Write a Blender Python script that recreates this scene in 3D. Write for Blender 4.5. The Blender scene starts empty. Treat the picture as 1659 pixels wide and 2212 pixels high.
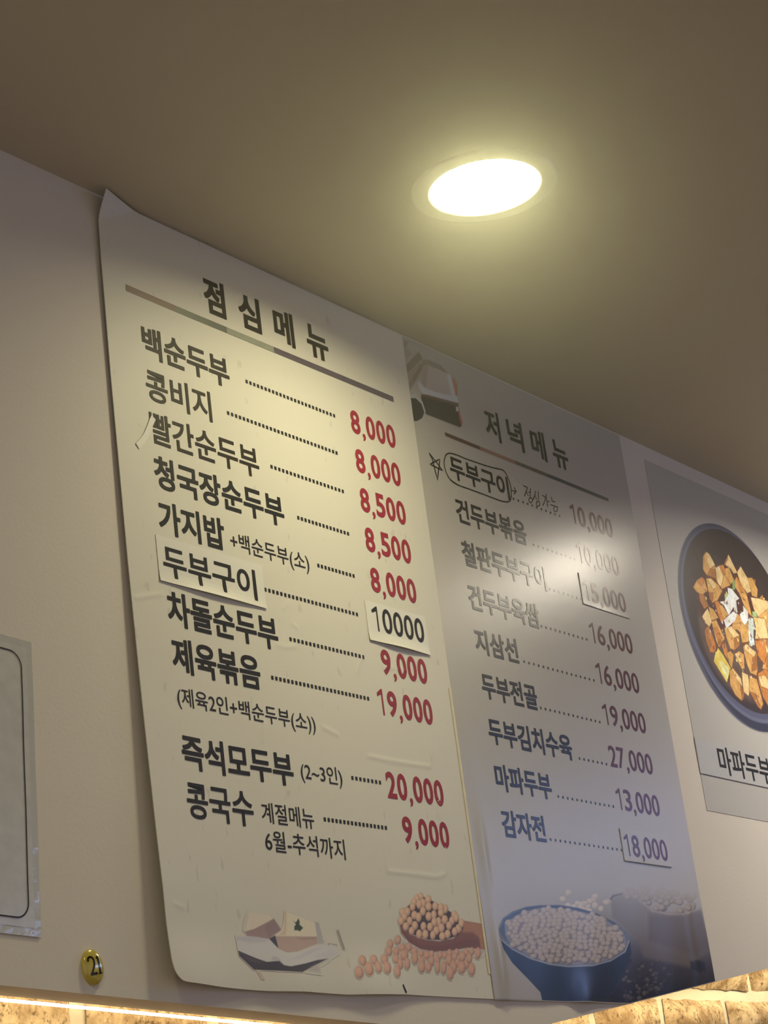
import bpy, bmesh, math, random
import numpy as np
from mathutils import Matrix, Vector

# ------------------------------------------------------------------ camera, world, exposure
scene = bpy.context.scene
COL = scene.collection
EYE = 1.45
cam_data = bpy.data.cameras.new('camera')
cam = bpy.data.objects.new('camera', cam_data)
COL.objects.link(cam)
R_ = (0.59379407, -0.79523465, -0.12251717)
U_ = (-0.20244019, -0.29502492, 0.93379777)
F_ = (0.77873396, 0.52968117, 0.3361715)
cam.matrix_world = Matrix(((R_[0], U_[0], -F_[0], 0.0), (R_[1], U_[1], -F_[1], -1.41), (R_[2], U_[2], -F_[2], EYE), (0, 0, 0, 1)))
cam_data.sensor_fit = 'VERTICAL'
cam_data.sensor_height = 36.0
cam_data.lens = 4405.168 / 2212 * 36.0
cam_data.clip_start = 0.05
scene.camera = cam

scene.view_settings.view_transform = 'Standard'
scene.view_settings.look = 'None'
scene.view_settings.gamma = 1.0
scene.view_settings.use_curve_mapping = False
scene.view_settings.exposure = 0.0
scene.cycles.use_denoising = True
scene.cycles.adaptive_threshold = 0.02
scene.cycles.max_bounces = 6
scene.cycles.diffuse_bounces = 3
scene.cycles.glossy_bounces = 3
scene.cycles.sample_clamp_indirect = 4.0

world = bpy.data.worlds.new('room_ambience')
scene.world = world
world.use_nodes = True
WORLD_COL = (0.30, 0.262, 0.222, 1)
WORLD_STR = 1.26
world.node_tree.nodes['Background'].inputs[0].default_value = WORLD_COL
world.node_tree.nodes['Background'].inputs[1].default_value = WORLD_STR

LAMP_COL = (1.0, 0.92, 0.54, 1)
LAMP_STR = 106.0
LAMP_FAR_COL = (1.0, 0.91, 0.72, 1)
LAMP_STR_FAR = 262.0
LED_COL = (1.0, 0.79, 0.46, 1)
LED_STR = 52.0
HAZE, BLOOM_HAZE_G = 0.066, 0.88  # added scatter that imitates lens bloom round the lamp
WINDOW_COL = (0.38, 0.52, 1.0, 1)
WINDOW_STR = 8.0

# wall frame: local (u, v) metres on the back wall, u to the right, v up, origin at the lunch poster's lower left
OX, OZ = 1.57027, EYE + 0.26975
CEIL_V = 0.9112


def lin(c):
    c = np.asarray(c, float) / 255.0
    return np.where(c <= 0.04045, c / 12.92, ((c + 0.055) / 1.055) ** 2.4)


def srgb(*c):
    return tuple(float(x) for x in lin(c)) + (1.0,)


# ------------------------------------------------------------------ materials
def new_mat(name):
    m = bpy.data.materials.new(name)
    m.use_nodes = True
    return m, m.node_tree, m.node_tree.nodes['Principled BSDF']


def node(nt, kind, **kw):
    n = nt.nodes.new(kind)
    for k, v in kw.items():
        if k in n.inputs:
            n.inputs[k].default_value = v
        else:
            setattr(n, k, v)
    return n


def set_in(b, **kw):
    for k, v in kw.items():
        b.inputs[k.replace('_', ' ')].default_value = v


def coords(nt, scale=(1, 1, 1)):
    tc = nt.nodes.new('ShaderNodeTexCoord')
    mp = node(nt, 'ShaderNodeMapping')
    mp.inputs['Scale'].default_value = scale
    nt.links.new(tc.outputs['Object'], mp.inputs['Vector'])
    return mp.outputs['Vector']


def noise(nt, vec, scale, detail=3, rough=0.5):
    n = node(nt, 'ShaderNodeTexNoise', Scale=scale, Detail=detail, Roughness=rough)
    nt.links.new(vec, n.inputs['Vector'])
    return n.outputs['Fac']


def ramp(nt, fac, lo, hi, c0=(0, 0, 0, 1), c1=(1, 1, 1, 1)):
    r = nt.nodes.new('ShaderNodeValToRGB')
    r.color_ramp.elements[0].position = lo
    r.color_ramp.elements[1].position = hi
    r.color_ramp.elements[0].color = c0
    r.color_ramp.elements[1].color = c1
    nt.links.new(fac, r.inputs['Fac'])
    return r.outputs['Color']


def mix(nt, fac, a, b):
    m = nt.nodes.new('ShaderNodeMix')
    m.data_type = 'RGBA'
    for sock, v in ((m.inputs[0], fac), (m.inputs[6], a), (m.inputs[7], b)):
        if isinstance(v, bpy.types.NodeSocket):
            nt.links.new(v, sock)
        else:
            sock.default_value = v
    return m.outputs[2]


def bump(nt, b, height, strength, distance):
    n = node(nt, 'ShaderNodeBump', Strength=strength, Distance=distance)
    nt.links.new(height, n.inputs['Height'])
    nt.links.new(n.outputs['Normal'], b.inputs['Normal'])


def painted(name, col, rough, var=0.05, bscale=220, bstr=0.1, spec=0.4):
    m, nt, b = new_mat(name)
    v = coords(nt)
    f = noise(nt, v, 6, 4)
    c2 = tuple(x * (1 - var * 2) for x in col[:3]) + (1,)
    nt.links.new(mix(nt, f, col, c2), b.inputs['Base Color'])
    bump(nt, b, noise(nt, v, bscale, 3), bstr, 0.002)
    set_in(b, Roughness=rough)
    b.inputs['Specular IOR Level'].default_value = spec
    return m


def paper(name, col, rough, fibre=0.3, fibre_col=(0.30, 0.26, 0.24, 1), spec=0.5, wav=0.0, attr=False, fine=0.012):
    """Printed paper: faint fibres, fine tooth; attr=True lays a printed picture (colour attribute) over the same paper."""
    m, nt, b = new_mat(name)
    v = coords(nt, (1, 1, 0.45))
    fl = ramp(nt, noise(nt, v, 95, 1.5, 0.4), 0.70, 0.76)
    mu = nt.nodes.new('ShaderNodeMath')
    mu.operation = 'MULTIPLY'
    nt.links.new(fl, mu.inputs[0])
    mu.inputs[1].default_value = fibre
    base = mix(nt, mu.outputs[0], col, fibre_col)
    if attr:
        at = nt.nodes.new('ShaderNodeVertexColor')
        at.layer_name = 'ink'
        base = mix(nt, at.outputs['Alpha'], base, at.outputs['Color'])
    nt.links.new(base, b.inputs['Base Color'])
    v2 = coords(nt)
    h = noise(nt, v2, 700, 2)
    if wav > 0:
        ad = nt.nodes.new('ShaderNodeMath')
        ad.operation = 'MULTIPLY_ADD'
        nt.links.new(noise(nt, v2, 28, 2), ad.inputs[0])
        ad.inputs[1].default_value = wav
        nt.links.new(h, ad.inputs[2])
        h = ad.outputs[0]
    bump(nt, b, h, fine, 0.001)
    set_in(b, Roughness=rough)
    b.inputs['Specular IOR Level'].default_value = spec
    return m


def ink(name, col, rough, spec=0.5):
    m, nt, b = new_mat(name)
    v = coords(nt)
    c2 = tuple(min(1, x * 1.35 + 0.004) for x in col[:3]) + (1,)
    nt.links.new(mix(nt, noise(nt, v, 60, 3), col, c2), b.inputs['Base Color'])
    bump(nt, b, noise(nt, v, 700, 2), 0.04, 0.001)
    set_in(b, Roughness=rough)
    b.inputs['Specular IOR Level'].default_value = spec
    return m


def glow(name, col, strength):
    m, nt, b = new_mat(name)
    set_in(b, Base_Color=(0.9, 0.9, 0.85, 1), Roughness=0.5)
    b.inputs['Emission Color'].default_value = col
    b.inputs['Emission Strength'].default_value = strength
    return m


LUNCH_PAPER = (0.70, 0.67, 0.60, 1)
DINNER_PAPER = (0.485, 0.46, 0.435, 1)
DISH_PAPER = (0.51, 0.49, 0.465, 1)
M = {}
M['ceiling'] = painted('ceiling_paint', (0.60, 0.54, 0.44, 1), 0.55, 0.03, 300, 0.06, 0.3)
M['wall'] = painted('wall_paint', (0.74, 0.685, 0.63, 1), 0.72, 0.03, 190, 0.10, 0.35)
M['floor'] = painted('floor_wood', (0.30, 0.20, 0.12, 1), 0.5, 0.2, 60, 0.1)
M['mortar'] = painted('mortar', (0.78, 0.71, 0.58, 1), 0.9, 0.1, 150, 0.6)
M['lunch'] = paper('lunch_paper', LUNCH_PAPER, 0.56, 0.22)
M['lunch_art'] = paper('lunch_print', LUNCH_PAPER, 0.56, 0.22, attr=True)
M['dinner'] = paper('dinner_film', DINNER_PAPER, 0.29, 0.06, spec=0.32, wav=3.0, fine=0.06)
M['dinner_art'] = paper('dinner_print', DINNER_PAPER, 0.29, 0.06, spec=0.32, wav=3.0, attr=True, fine=0.06)
M['dish'] = paper('dish_paper', DISH_PAPER, 0.5, 0.05, spec=0.35)
M['dish_art'] = paper('dish_print', DISH_PAPER, 0.45, 0.05, spec=0.35, attr=True)
M['sticker'] = paper('sticker_paper', (0.76, 0.74, 0.69, 1), 0.5, 0.04)
M['sticker_film'] = paper('sticker_film', (0.50, 0.475, 0.45, 1), 0.29, 0.03, spec=0.32, wav=3.0, fine=0.06)
M['sticker_edge'] = ink('sticker_edge', (0.16, 0.15, 0.15, 1), 0.5)
M['strip'] = paper('strip_film', (0.50, 0.49, 0.475, 1), 0.4, 0.02)
M['tape'] = ink('lit_edge_yellow', (0.62, 0.55, 0.36, 1), 0.5)  # yellow painted as light on the sheet's curled edge, not tape
M['bloom_ink'] = ink('bloom_black_ink', (0.020, 0.014, 0.009, 1), 0.56, 0.22)  # the black ink, browned to imitate yellow lamp bloom over it
M['black_ink'] = ink('black_ink', (0.014, 0.013, 0.014, 1), 0.56, 0.22)
M['red_ink'] = ink('crimson_ink', (0.27, 0.020, 0.040, 1), 0.56, 0.22)
M['dinner_black'] = paper('dinner_black_ink', (0.014, 0.013, 0.015, 1), 0.29, 0.0, spec=0.32, wav=3.0, fine=0.06)
M['dinner_red'] = paper('dinner_maroon_ink', (0.105, 0.016, 0.024, 1), 0.29, 0.0, spec=0.32, wav=3.0, fine=0.06)
M['pen'] = paper('pen_ink', (0.012, 0.010, 0.008, 1), 0.29, 0.0, spec=0.32, wav=3.0, fine=0.06)
for k, c in (('maroon', (0.12, 0.055, 0.05)), ('moss', (0.085, 0.095, 0.075)), ('sage', (0.26, 0.27, 0.22)), ('mauve', (0.10, 0.08, 0.105)),
             ('rust', (0.085, 0.035, 0.02)), ('rose', (0.25, 0.13, 0.095)), ('olive', (0.085, 0.07, 0.045)), ('slate', (0.03, 0.032, 0.042))):
    M[k] = ink(k + '_rule_ink', c + (1,), 0.35)

m, nt, b = new_mat('laminate')
v = coords(nt)
nt.links.new(mix(nt, noise(nt, v, 30, 3), (0.52, 0.515, 0.505, 1), (0.57, 0.56, 0.55, 1)), b.inputs['Base Color'])
bump(nt, b, noise(nt, v, 60, 3), 0.25, 0.004)
set_in(b, Roughness=0.14)
M['laminate'] = m
M['laminate_paper'] = ink('notice_paper', (0.50, 0.495, 0.49, 1), 0.14)
m, nt, b = new_mat('badge_gold')
v = coords(nt)
nt.links.new(mix(nt, noise(nt, v, 120, 2), (0.52, 0.42, 0.06, 1), (0.66, 0.55, 0.12, 1)), b.inputs['Base Color'])
set_in(b, Roughness=0.2, Metallic=0.15)
b.inputs['Coat Weight'].default_value = 1.0
b.inputs['Coat Roughness'].default_value = 0.03
M['gold'] = m
M['badge_ink'] = ink('badge_ink', (0.012, 0.010, 0.008, 1), 0.1)
m, nt, b = new_mat('brick')
v = coords(nt)
w = noise(nt, v, 22, 6, 0.65)
c1 = ramp(nt, w, 0.38, 0.62, (0.30, 0.20, 0.10, 1), (0.72, 0.58, 0.38, 1))
sp = ramp(nt, noise(nt, v, 130, 5, 0.7), 0.52, 0.66)
nt.links.new(mix(nt, sp, c1, (0.13, 0.085, 0.04, 1)), b.inputs['Base Color'])
bump(nt, b, noise(nt, v, 90, 6, 0.7), 0.9, 0.006)
set_in(b, Roughness=0.9)
M['brick'] = m
M['trim_white'] = painted('downlight_trim', (0.66, 0.62, 0.52, 1), 0.4, 0.01, 400, 0.02)
M['lens'] = glow('downlight_lens', LAMP_COL, LAMP_STR)
M['lens_far'] = glow('downlight_lens_far', LAMP_FAR_COL, LAMP_STR_FAR)
M['led'] = glow('led_tape', LED_COL, LED_STR)
M['daylight'] = glow('daylight_pane', WINDOW_COL, WINDOW_STR)
M['frame'] = painted('window_frame_paint', (0.12, 0.11, 0.10, 1), 0.4)


# ------------------------------------------------------------------ object helpers
def link(name, me, mat=None, parent=None):
    if mat is not None:
        me.materials.append(mat)
    o = bpy.data.objects.new(name, me)
    COL.objects.link(o)
    if parent is not None:
        o.parent = parent
    return o


def mesh_from(name, verts, faces, smooth=False):
    me = bpy.data.meshes.new(name)
    me.from_pydata([tuple(map(float, p)) for p in verts], [], faces)
    me.update()
    if smooth:
        me.polygons.foreach_set('use_smooth', [True] * len(me.polygons))
    return me


def box(bm, x0, x1, y0, y1, z0, z1):
    vs = [bm.verts.new(p) for p in ((x0, y0, z0), (x1, y0, z0), (x1, y1, z0), (x0, y1, z0), (x0, y0, z1), (x1, y0, z1), (x1, y1, z1), (x0, y1, z1))]
    for f in ((0, 3, 2, 1), (4, 5, 6, 7), (0, 1, 5, 4), (1, 2, 6, 5), (2, 3, 7, 6), (3, 0, 4, 7)):
        bm.faces.new([vs[i] for i in f])


def from_bm(name, bm, mat, parent=None, smooth=False):
    me = bpy.data.meshes.new(name)
    bm.normal_update()
    bm.to_mesh(me)
    bm.free()
    if smooth:
        me.polygons.foreach_set('use_smooth', [True] * len(me.polygons))
    return link(name, me, mat, parent)


def tag(o, label=None, cat=None, group=None, kind=None):
    for k, v in (('label', label), ('category', cat), ('group', group), ('kind', kind)):
        if v:
            o[k] = v
    return o


def thing(name, loc, label, cat, group=None):
    o = bpy.data.objects.new(name, None)
    o.empty_display_size = 0.05
    COL.objects.link(o)
    o.location = loc
    return tag(o, label, cat, group)


def structure(o):
    o['kind'] = 'structure'
    return o


def polyline_strip(pts, width, closed=False, sub=6):
    """Flat ribbon quads along a (u, v) polyline, with Catmull-Rom smoothing when sub > 1. Returns verts (u, v), faces."""
    p = np.array(pts, float)
    if sub > 1 and len(p) > 2:
        q = np.vstack([p[0] * 2 - p[1], p, p[-1] * 2 - p[-2]])
        out = []
        for i in range(1, len(q) - 2):
            for k in range(sub):
                t = k / sub
                out.append(0.5 * ((2 * q[i]) + (q[i + 1] - q[i - 1]) * t + (2 * q[i - 1] - 5 * q[i] + 4 * q[i + 1] - q[i + 2]) * t * t
                                  + (3 * q[i] - q[i - 1] - 3 * q[i + 1] + q[i + 2]) * t ** 3))
        out.append(p[-1])
        p = np.array(out)
    d = np.gradient(p, axis=0)
    n = np.stack([-d[:, 1], d[:, 0]], 1)
    n /= np.maximum(np.linalg.norm(n, axis=1, keepdims=True), 1e-9)
    a, c = p + n * width / 2, p - n * width / 2
    v = np.empty((2 * len(p), 2))
    v[0::2], v[1::2] = a, c
    return v, [(2 * i, 2 * i + 1, 2 * i + 3, 2 * i + 2) for i in range(len(p) - 1)]


# ------------------------------------------------------------------ printed pictures: ink laid on a fine grid of points
class Print:
    def __init__(self, u0, v0, u1, v1, step, white, paper_col, sheen=(0, 0, 0)):
        self.us = np.arange(u0, u1 + step / 2, step)
        self.vs = np.arange(v0, v1 + step / 2, step * 0.8)
        self.U, self.V = np.meshgrid(self.us, self.vs)
        self.rgb = np.zeros(self.U.shape + (3,))
        self.a = np.zeros(self.U.shape)
        self.sheen = np.array(sheen)      # what the glossy film adds on top of the ink in the photograph
        self.k = np.array(paper_col[:3]) / (lin(white) - self.sheen)

    def put(self, sl, col, al):
        al = np.clip(al, 0, 1)
        a0 = self.a[sl]
        a1 = al + a0 * (1 - al)
        c = np.asarray(col)
        self.rgb[sl] = (c * al[..., None] + self.rgb[sl] * (a0 * (1 - al))[..., None]) / np.maximum(a1, 1e-6)[..., None]
        self.a[sl] = a1

    def window(self, lo, hi):
        i0, i1 = np.searchsorted(self.us, [lo[0], hi[0]])
        j0, j1 = np.searchsorted(self.vs, [lo[1], hi[1]])
        return (slice(max(j0, 0), j1), slice(max(i0, 0), i1))

    def ink(self, c):
        return np.clip((lin(c) - self.sheen) * self.k, 0.004, 0.9)

    def poly(self, col, soft, al, pts):
        p = np.array(pts, float) * 1e-4
        s = max(soft * 1.2e-4, 4e-4)
        sl = self.window(p.min(0) - 2 * s, p.max(0) + 2 * s)
        U, V = self.U[sl], self.V[sl]
        if U.size == 0:
            return
        ins = np.zeros(U.shape, bool)
        dist = np.full(U.shape, 9.0)
        for i in range(len(p)):
            (x1, y1), (x2, y2) = p[i - 1], p[i]
            if abs(y2 - y1) > 1e-12:
                ins ^= ((y1 > V) != (y2 > V)) & (U < (x2 - x1) * (V - y1) / (y2 - y1) + x1)
            dx, dy = x2 - x1, y2 - y1
            t = np.clip(((U - x1) * dx + (V - y1) * dy) / max(dx * dx + dy * dy, 1e-12), 0, 1)
            dist = np.minimum(dist, np.hypot(U - x1 - t * dx, V - y1 - t * dy))
        sd = np.where(ins, dist, -dist)
        self.put(sl, self.ink(col), al * np.clip(0.5 + sd / s, 0, 1))

    def bean(self, col, edge, e):
        cx, cy, ax, ay, bx, by = [x * 1e-4 for x in e]
        r = math.hypot(ax, bx), math.hypot(ay, by)
        sl = self.window((cx - r[0] * 1.4, cy - r[1] * 1.4), (cx + r[0] * 1.4, cy + r[1] * 1.4))
        du, dv = self.U[sl] - cx, self.V[sl] - cy
        if du.size == 0:
            return
        det = ax * by - ay * bx
        s, t = (du * by - dv * bx) / det, (dv * ax - du * ay) / det
        rr = np.hypot(s, t)
        g = np.clip(np.hypot(s + 0.2, t + 0.25) / 1.25, 0, 1) ** 2.2      # drawn roundness of the printed bean
        c = self.ink(col) * (1 - g[..., None]) + self.ink(edge) * g[..., None]
        self.put(sl, c, np.clip((1.06 - rr) / 0.16, 0, 1))

    def draw(self, ops):
        for o in ops:
            if o[0] == 'p':
                self.poly(*o[1:])
            else:
                self.bean(*o[1:])

    def grain(self, amount, pts):
        """Uneven sauce and browning inside an outline of the printed dish."""
        p = np.array(pts) * 1e-4
        c, h = p.mean(0), (p.max(0) - p.min(0)) / 2
        ins = np.clip((1 - ((self.U - c[0]) / h[0]) ** 2 - ((self.V - c[1]) / h[1]) ** 2) * 6, 0, 1)
        g = np.random.default_rng(4)
        tot = np.zeros(self.U.shape)
        for cell, wt in ((0.011, 0.5), (0.005, 0.35), (0.0022, 0.3)):
            x, y = (self.U - self.us[0]) / cell, (self.V - self.vs[0]) / cell
            tab = g.random((int(y.max()) + 2, int(x.max()) + 2))
            i, j = x.astype(int), y.astype(int)
            fx, fy = x - i, y - j
            fx, fy = fx * fx * (3 - 2 * fx), fy * fy * (3 - 2 * fy)
            tot += wt * ((tab[j, i] * (1 - fx) + tab[j, i + 1] * fx) * (1 - fy) + (tab[j + 1, i] * (1 - fx) + tab[j + 1, i + 1] * fx) * fy - 0.5)
        k = 1 + amount * 2.4 * tot * ins
        self.rgb *= np.stack([k ** 0.8, k, k ** 1.5], -1)

    def build(self, name, mat, parent, put3, keep=None):
        ny, nx = self.U.shape
        co = put3(self.U.ravel(), self.V.ravel())
        idx = np.arange(ny * nx).reshape(ny, nx)
        q = np.stack([idx[:-1, :-1], idx[:-1, 1:], idx[1:, 1:], idx[1:, :-1]], -1).reshape(-1, 4)
        amax = self.a.ravel()[q].max(1)
        ok = amax > 0.004
        if keep is not None:
            ok &= keep(self.U.ravel()[q], self.V.ravel()[q])
        q = q[ok]
        used = np.unique(q)
        remap = np.zeros(ny * nx, int)
        remap[used] = np.arange(len(used))
        q = remap[q]
        me = bpy.data.meshes.new(name)
        me.vertices.add(len(used))
        me.vertices.foreach_set('co', co[used].astype(np.float32).ravel())
        me.loops.add(q.size)
        me.loops.foreach_set('vertex_index', q.astype(np.int32).ravel())
        me.polygons.add(len(q))
        me.polygons.foreach_set('loop_start', np.arange(0, q.size, 4, dtype=np.int32))
        me.polygons.foreach_set('use_smooth', np.ones(len(q), bool))
        me.update(calc_edges=True)
        at = me.color_attributes.new('ink', 'FLOAT_COLOR', 'POINT')
        rgba = np.concatenate([self.rgb.reshape(-1, 3), self.a.reshape(-1, 1)], 1)[used]
        at.data.foreach_set('color', rgba.astype(np.float32).ravel())
        return link(name, me, mat, parent)


# ------------------------------------------------------------------ lettering
_font = bpy.data.curves.new('lettering', 'FONT')
_font_ob = bpy.data.objects.new('lettering', _font)
COL.objects.link(_font_ob)


def glyphs(text, weight):
    """Outline of a text as flat polygons: (verts Nx2, faces), normalised to its own box 0..1."""
    _font.body = text
    _font.offset = weight
    _font.resolution_u = 5
    dg = bpy.context.evaluated_depsgraph_get()
    dg.update()
    me = bpy.data.meshes.new_from_object(_font_ob.evaluated_get(dg))
    v = np.array([p.co[:2] for p in me.vertices])
    f = [tuple(p.vertices) for p in me.polygons]
    bpy.data.meshes.remove(me)
    lo, hi = v.min(0), v.max(0)
    return (v - lo) / (hi - lo), f, hi - lo


_digit = {}


def digit(ch, weight):
    if (ch, weight) not in _digit:
        if ch == '1':
            s = 0.20 + weight * 2.5
            v = np.array([(1 - s, 0), (1, 0), (1, 1), (1 - s * 0.9, 1), (0.0, 0.82), (0.0, 0.82 - s * 0.50), (1 - s, 0.80)])
            _digit[ch, weight] = (v, [(0, 1, 2, 3, 6), (3, 4, 5, 6)])
        else:
            _digit[ch, weight] = glyphs(ch, weight)[:2]
    return _digit[ch, weight]


def figures(text, u0, u1, v0, v1, weight):
    """A price: digits on an even pitch, the comma in a narrow cell with its tail below the line."""
    cells = [0.46 if ch == ',' else 1.0 for ch in text]
    unit = (u1 - u0) / (sum(cells) - 0.12)
    x = u0 - 0.06 * unit
    V, F = [], []
    for ch, cw in zip(text, cells):
        g, f = digit(ch, weight)
        if ch == ',':
            a, c, lo, hi = x + 0.08 * unit, x + 0.36 * unit, v0 - 0.20 * (v1 - v0), v0 + 0.13 * (v1 - v0)
        elif ch == '1':
            a, c, lo, hi = x + 0.14 * unit, x + 0.66 * unit, v0, v1
        else:
            a, c, lo, hi = x + 0.06 * unit, x + 0.94 * unit, v0, v1
        n = sum(len(k) for k in V)
        V.append(np.stack([a + g[:, 0] * (c - a), lo + g[:, 1] * (hi - lo)], 1))
        F += [tuple(i + n for i in q) for q in f]
        x += cw * unit
    return np.vstack(V), F


def place(name, v, f, put3, mat, parent, label=None):
    """(u, v) outline -> a mesh on the sheet's surface, every face turned towards the room."""
    v = np.asarray(v, float)
    ff = []
    for q in f:
        p = v[list(q)]
        area = np.sum(p[:, 0] * np.roll(p[:, 1], -1) - np.roll(p[:, 0], -1) * p[:, 1])
        ff.append(tuple(q) if area > 0 else tuple(reversed(q)))
    o = link(name, mesh_from(name, put3(v[:, 0], v[:, 1]), ff), mat, parent)
    if label:
        o['label'] = label
    return o


def bolder(v, f, bu, bv):
    """Thicken strokes by bu, bv metres: the outline repeated a hair to each side."""
    V, F = [], []
    for i, j in ((-1, -1), (1, -1), (1, 1), (-1, 1), (0, 0), (0, 1), (0, -1), (1, 0), (-1, 0)):
        n = sum(len(k) for k in V)
        V.append(v + np.array([i * bu / 2, j * bv / 2]))
        F += [tuple(k + n for k in q) for q in f]
    return np.vstack(V), F


def words(name, text, u0, u1, v0, v1, weight, put3, mat, parent, label=None):
    g, f, _ = glyphs(text, min(weight, 0.010))
    b = max(weight - 0.010, 0.0) * 0.085
    v = np.stack([u0 + b / 2 + g[:, 0] * (u1 - u0 - b), v0 + b / 2 + g[:, 1] * (v1 - v0 - b)], 1)
    if b > 0:
        n = len(v)
        v, f = bolder(v, f, b, b)
        o = place(name, v, f, put3, mat, parent, label)
        for i, p in enumerate(o.data.vertices):      # each repeat a hair above the last
            p.co.y -= 1.5e-5 * (i // n)
        return o
    return place(name, v, f, put3, mat, parent, label)


def rect(name, u0, u1, v0, v1, put3, mat, parent, nu=1, nv=1, label=None):
    us, vs = np.linspace(u0, u1, nu + 1), np.linspace(v0, v1, nv + 1)
    v = [(a, c) for c in vs for a in us]
    f = [(j * (nu + 1) + i, j * (nu + 1) + i + 1, (j + 1) * (nu + 1) + i + 1, (j + 1) * (nu + 1) + i) for j in range(nv) for i in range(nu)]
    return place(name, v, f, put3, mat, parent, label)


def dotted(u0, u1, v, pitch, w, h):
    n = int(round((u1 - u0) / pitch))
    V, F = [], []
    for k in range(n + 1):
        x = u0 + (u1 - u0) * k / n
        V += [(x, v - h / 2), (x + w, v - h / 2), (x + w, v + h / 2), (x, v + h / 2)]
        F.append((4 * k, 4 * k + 1, 4 * k + 2, 4 * k + 3))
    return V, F


def sheet_mesh(name, u0, u1, v1, bottom, put3, step, thick, corner=None):
    """Paper sheet as a fine grid with its own lower edge, a back face and a rim."""
    us = np.linspace(u0, u1, int(round((u1 - u0) / step)) + 1)
    nv = int(round(v1 / step))
    lows = np.array([bottom(u) for u in us])
    T = np.linspace(0, 1, nv + 1)
    U = np.repeat(us[None, :], nv + 1, 0)
    V = lows[None, :] + (v1 - lows[None, :]) * T[:, None]
    front = put3(U.ravel(), V.ravel())
    back = front.copy()
    back[:, 1] += thick
    n = U.size
    idx = np.arange(n).reshape(U.shape)
    q = np.stack([idx[:-1, :-1], idx[:-1, 1:], idx[1:, 1:], idx[1:, :-1]], -1).reshape(-1, 4)
    rim = np.concatenate([idx[0, :], idx[1:, -1], idx[-1, -2::-1], idx[-2:0:-1, 0]])
    nx = np.roll(rim, -1)
    k = len(rim)
    ri = 2 * n + np.arange(k)
    rj = np.roll(ri, -1)
    r = np.stack([rj, ri, ri + k, rj + k], 1)
    faces = np.vstack([q, q[:, ::-1] + n, r]).tolist()
    return mesh_from(name, np.vstack([front, back, front[rim], back[rim]]), faces, True)


def smooth01(x):
    x = np.clip(x, 0, 1)
    return x * x * (3 - 2 * x)


# ------------------------------------------------------------------ the setting
X0, X1, Y0 = -0.9, 5.0, -5.0
CEIL = OZ + CEIL_V
LAMPS = ((1.9107, -0.318), (3.29, -0.44), (0.55, -0.75))
CAN_R, CAN_H = 0.0672, 0.018
bm = bmesh.new()          # ceiling with a round cut-out for each downlight
loops = [[(X0, Y0), (X1, Y0), (X1, 0.16), (X0, 0.16)]] + [[(x + CAN_R * math.cos(2 * math.pi * k / 96), y + CAN_R * math.sin(2 * math.pi * k / 96)) for k in range(96)] for x, y in LAMPS]
edges = []
for lp in loops:
    vs = [bm.verts.new((x, y, CEIL)) for x, y in lp]
    edges += [bm.edges.new((vs[i], vs[(i + 1) % len(vs)])) for i in range(len(vs))]
bmesh.ops.triangle_fill(bm, use_beauty=True, edges=edges, normal=(0, 0, -1))
box(bm, X0, X1, Y0, 0.16, CEIL + 0.06, CEIL + 0.12)
structure(from_bm('ceiling', bm, M['ceiling']))
bm = bmesh.new(); box(bm, X0, X1, Y0, 0.16, -0.1, 0.0)
structure(from_bm('floor', bm, M['floor']))


def edge_v(u):
    """Lower edge of the overhanging wall board: dips to a shallow V."""
    return max(-0.0129 - 0.0535 * u, -0.1277 + 0.1347 * min(u, 2.6))


pts = [(-2.4, edge_v(-2.4)), (0.61, edge_v(0.61)), (2.6, edge_v(2.6)), (X1 - OX, edge_v(2.6)), (X1 - OX, CEIL_V), (-2.4, CEIL_V)]
bm = bmesh.new()
fr = [bm.verts.new((OX + a, 0.0, OZ + c)) for a, c in pts]
bk = [bm.verts.new((OX + a, 0.04, OZ + c)) for a, c in pts]
bm.faces.new(fr); bm.faces.new(bk[::-1])
for i in range(len(pts)):
    j = (i + 1) % len(pts)
    bm.faces.new((fr[j], fr[i], bk[i], bk[j]))
structure(from_bm('wall_back', bm, M['wall']))

# brick wall set back below the board
BRY, ROW, LEN, JOINT = 0.10, 0.085, 0.2065, 0.017
rng = random.Random(3)
bm = bmesh.new(); box(bm, X0, X1, BRY + 0.012, BRY + 0.06, 0.0, CEIL)
wall_brick = structure(from_bm('wall_lower', bm, M['mortar']))
BR_Z, BR_X = 1.757, 2.592      # a bed joint and a head joint of the course the photograph shows
bm = bmesh.new()
for k in range(-20, 7):
    z0 = BR_Z + k * ROW + JOINT / 2
    z1 = z0 + ROW - JOINT
    x = BR_X - 40 * LEN + (0.0 if k % 2 else LEN / 2)
    while x < X1 - 0.3:
        x2 = x + LEN
        if x > X0:
            nx_, nz_ = 10, 4
            grid = []
            dep = rng.uniform(-0.004, 0.003)
            for j in range(nz_ + 1):
                rowv = []
                for i in range(nx_ + 1):
                    e = min(i, nx_ - i) == 0 or min(j, nz_ - j) == 0
                    px = x + JOINT / 2 + (x2 - x - JOINT) * i / nx_ + rng.uniform(-0.0015, 0.0015)
                    pz = z0 + (z1 - z0) * j / nz_ + rng.uniform(-0.0015, 0.0015)
                    rowv.append(bm.verts.new((px, BRY + dep + (0.013 if e else rng.uniform(-0.0012, 0.0012)), pz)))
                grid.append(rowv)
            for j in range(nz_):
                for i in range(nx_):
                    bm.faces.new((grid[j][i], grid[j][i + 1], grid[j + 1][i + 1], grid[j + 1][i]))
        x = x2
o = from_bm('brick_courses', bm, M['brick'], wall_brick, True)

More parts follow.
